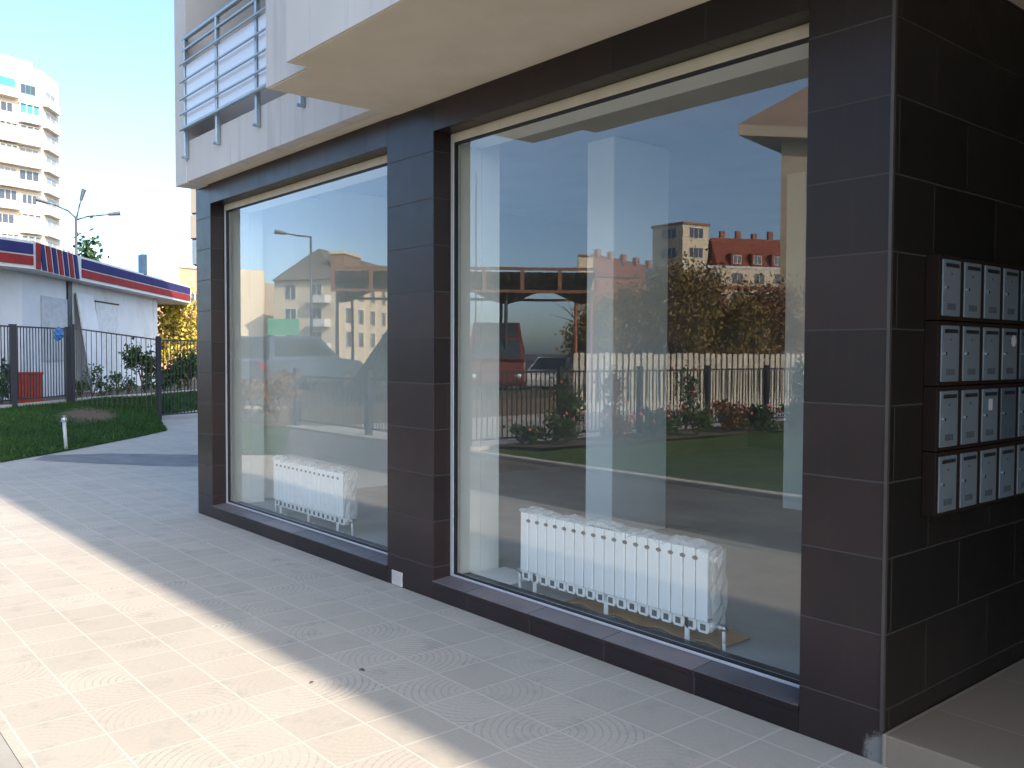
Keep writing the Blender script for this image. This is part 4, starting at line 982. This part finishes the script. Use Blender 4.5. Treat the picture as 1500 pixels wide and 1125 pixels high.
# tarpaulin heap
b = MB(); NU, NV = 40, 16; d = (V(640, 545, 23)-V(468, 545, 23))[:2]; o = V(466, 545, 23)[:2]; n_ = np.array([-d[1], d[0]])/np.linalg.norm(d); n_ = n_ if n_[0] < 0 else -n_
hm = V(567, 474, 23)[2]
def hp(i, j):
    t, s = i/NU, j/NV; p = o+d*1.25*t+n_*3.0*(s-.2)
    z = hm*(min(1, t/.5)**1.15)*(1 if t < .75 else max(0, (1-t)/.25)**.6)*math.sin(math.pi*(.08+.84*s))**.7
    return (p[0], p[1], -.02+z+.04*math.sin(9*s+5*t)+random.uniform(-.02, .02))
for i in range(NU):
    for j in range(NV): b.poly([hp(i, j), hp(i+1, j), hp(i+1, j+1), hp(i, j+1)])
hb_ = b.build('tarpaulin_heap', m_tarp, smooth=True); tag(hb_, 'dark green tarpaulin heap beside the canopy', 'heap'); q = hb_.modifiers.new('t', 'SOLIDIFY'); q.thickness = .02

m_rub = mat('tyre_rubber', (.015, .015, .015), .85, bump=.1); m_rim = mat('wheel_rim', (.4, .4, .42), .35, metal=.8)
m_lens = mat('headlight_lens', (.6, .62, .63), .15); m_tail = mat('tail_lens', (.5, .03, .03), .25); m_cg = mat('car_glass', (.03, .04, .05), .08, spec=.8, bump=0)
def car(loc, rz, paint, label, prof, cab, wd, wb, rw=.33, cat='car', name='parked_car', glass=None):
    T = thing(name, label, cat, (0, 0, 0)); 
    b = MB(); b.extrude(prof, (0, -wd/2, 0), (1, 0, 0), (0, 0, 1), (0, wd, 0)); body = b.build('body', paint, T, .06, seg=3)
    b = MB(); n = len(cab); ins = .16      # cabin with inward leaning sides
    zt = max(p[1] for p in cab); zb = min(p[1] for p in cab)
    L_ = [(p[0], -wd/2+.03+ins*(p[1]-zb)/(zt-zb), p[1]) for p in cab]; R_ = [(p[0], -q[1], p[1]) for p, q in zip(cab, L_)]
    b.poly(L_[::-1] if False else L_); b.poly(R_[::-1])
    for i in range(n): j = (i+1) % n; b.poly([L_[j], L_[i], R_[i], R_[j]])
    b.build('cabin', paint, T, .04, seg=2)
    c = np.mean(np.array(cab), 0)
    for s_, LL in ((0, L_), (1, R_)):
        pts = [np.array([c[0], LL[0][1], c[1]])]
        gl = []
        for p in LL:
            q = np.array(p); f = .82; gl.append(np.array([c[0]+(q[0]-c[0])*f, q[1], c[1]+.03+(q[2]-c[1])*f*.9]))
        off = np.array([0, -.012 if s_ == 0 else .012, 0]); b = MB(); b.poly([g+off for g in gl] if s_ == 0 else [g+off for g in gl[::-1]]); b.poly([g-off*.2 for g in gl]); b.build('side_window', m_cg, T)
    for i, nm in ((0, 'windscreen'), (n-2, 'rear_window')):
        pass
    for i in range(n):
        j = (i+1) % n; dz = abs(cab[i][1]-cab[j][1])
        if dz > .25:
            q = [np.array(t) for t in (L_[i], L_[j], R_[j], R_[i])]; m = sum(q)/4; nx = 1 if m[0] > c[0] else -1
            q = [m+(p-m)*np.array([.9, .88, .84])+np.array([.02*nx, 0, .012]) for p in q]; MB().poly(q).build('windscreen' if nx > 0 else 'rear_window', m_cg, T)
    xs = max(p[0] for p in prof); xm = min(p[0] for p in prof)
    for s_ in (-1, 1):
        MB().ball((xs-.05, s_*(wd/2-.22), .68), .07, .15, .08).build('headlight', m_lens, T, smooth=True)
        MB().box(xm-.015, xm+.03, s_*(wd/2-.2)-.09, s_*(wd/2-.2)+.09, .72, .92).build('tail_light', m_tail, T, .01)
        for x in (-wb/2, wb/2):
            ty = MB().tube((x, s_*(wd/2-.18), rw), (x, s_*(wd/2+.01), rw), rw, n=20).build('wheel', m_rub, T, .02)
            MB().tube((x, s_*(wd/2), rw), (x, s_*(wd/2+.02), rw), rw*.62, n=16).build('rim', m_rim, ty)
    T.location = loc; T.rotation_euler = (0, 0, rz); return T
sedan = [(-2.1, .35), (-2.12, .85), (-1.5, .98), (1.0, .95), (1.9, .80), (2.15, .6), (2.12, .3), (1.7, .26), (-1.7, .26)]
cabs = [(-1.75, .93), (-1.15, 1.45), (.15, 1.48), (1.05, .93)]
suvb = [(-2.1, .40), (-2.15, 1.0), (1.0, 1.05), (2.0, .95), (2.2, .7), (2.15, .35), (1.7, .3), (-1.7, .3)]
suvc = [(-2.05, 1.0), (-1.85, 1.68), (.2, 1.72), (1.0, 1.02)]
m_cblue = mat('car_paint_blue', (.10, .15, .22), .25, metal=.4, var=.04, bump=0)
m_csil = mat('car_paint_silver', (.15, .20, .26), .28, metal=.6, var=.04, bump=0)
p = V(362, 545, 29); car((p[0], p[1], .40), rad(205), m_cblue, 'dark blue parked estate car nearest the cream block', suvb, suvc, 1.8, 2.6)
p = V(436, 545, 28.5); car((p[0], p[1], .40), rad(250), m_csil, 'silver blue parked car beside the tarpaulin heap', suvb, suvc, 1.78, 2.6)
vanb = [(-2.4, .4), (-2.45, 1.25), (1.6, 1.25), (2.35, 1.1), (2.45, .5), (2.35, .35), (-2.3, .35)]
vanc = [(-2.42, 1.25), (-2.35, 2.35), (1.35, 2.42), (1.75, 1.9), (2.2, 1.22)]
m_cred = mat('van_paint_red', (.15, .028, .024), .3, var=.05, bump=0)
p = V(728, 545, 31); car((p[0], p[1], .2), rad(40), m_cred, 'red van parked under the steel canopy', vanb, vanc, 1.9, 3.0, .36, 'van', 'parked_van')
p = V(812, 545, 38); car((p[0], p[1], -.02), rad(60), mat('car_paint_white', (.7, .7, .68), .3), 'white car parked behind the canopy', sedan, cabs, 1.75, 2.5)
D = 33; s0, s1_ = V(392, 480, D), V(438, 480, D); zs0, zs1 = V(415, 491, D)[2], V(415, 467, D)[2]; SG = thing('sign_board', 'plain green board on two posts in front of the apartment block', 'sign', (s0[0], s0[1], 0))
d = (s1_-s0)[:2]; n_ = np.array([-d[1], d[0]])/np.linalg.norm(d)*.05
MB().obox((*s0[:2], zs0), (*d, 0), (*n_, 0), (0, 0, zs1-zs0)).build('board', mat('green_board', (.04, .26, .16), .5), SG, .01)
for t in (.15, .85): q = s0[:2]+d*t-n_*1.2; MB().tube((*q, -.03), (*q, zs1), .04).build('post', m_rail, SG)
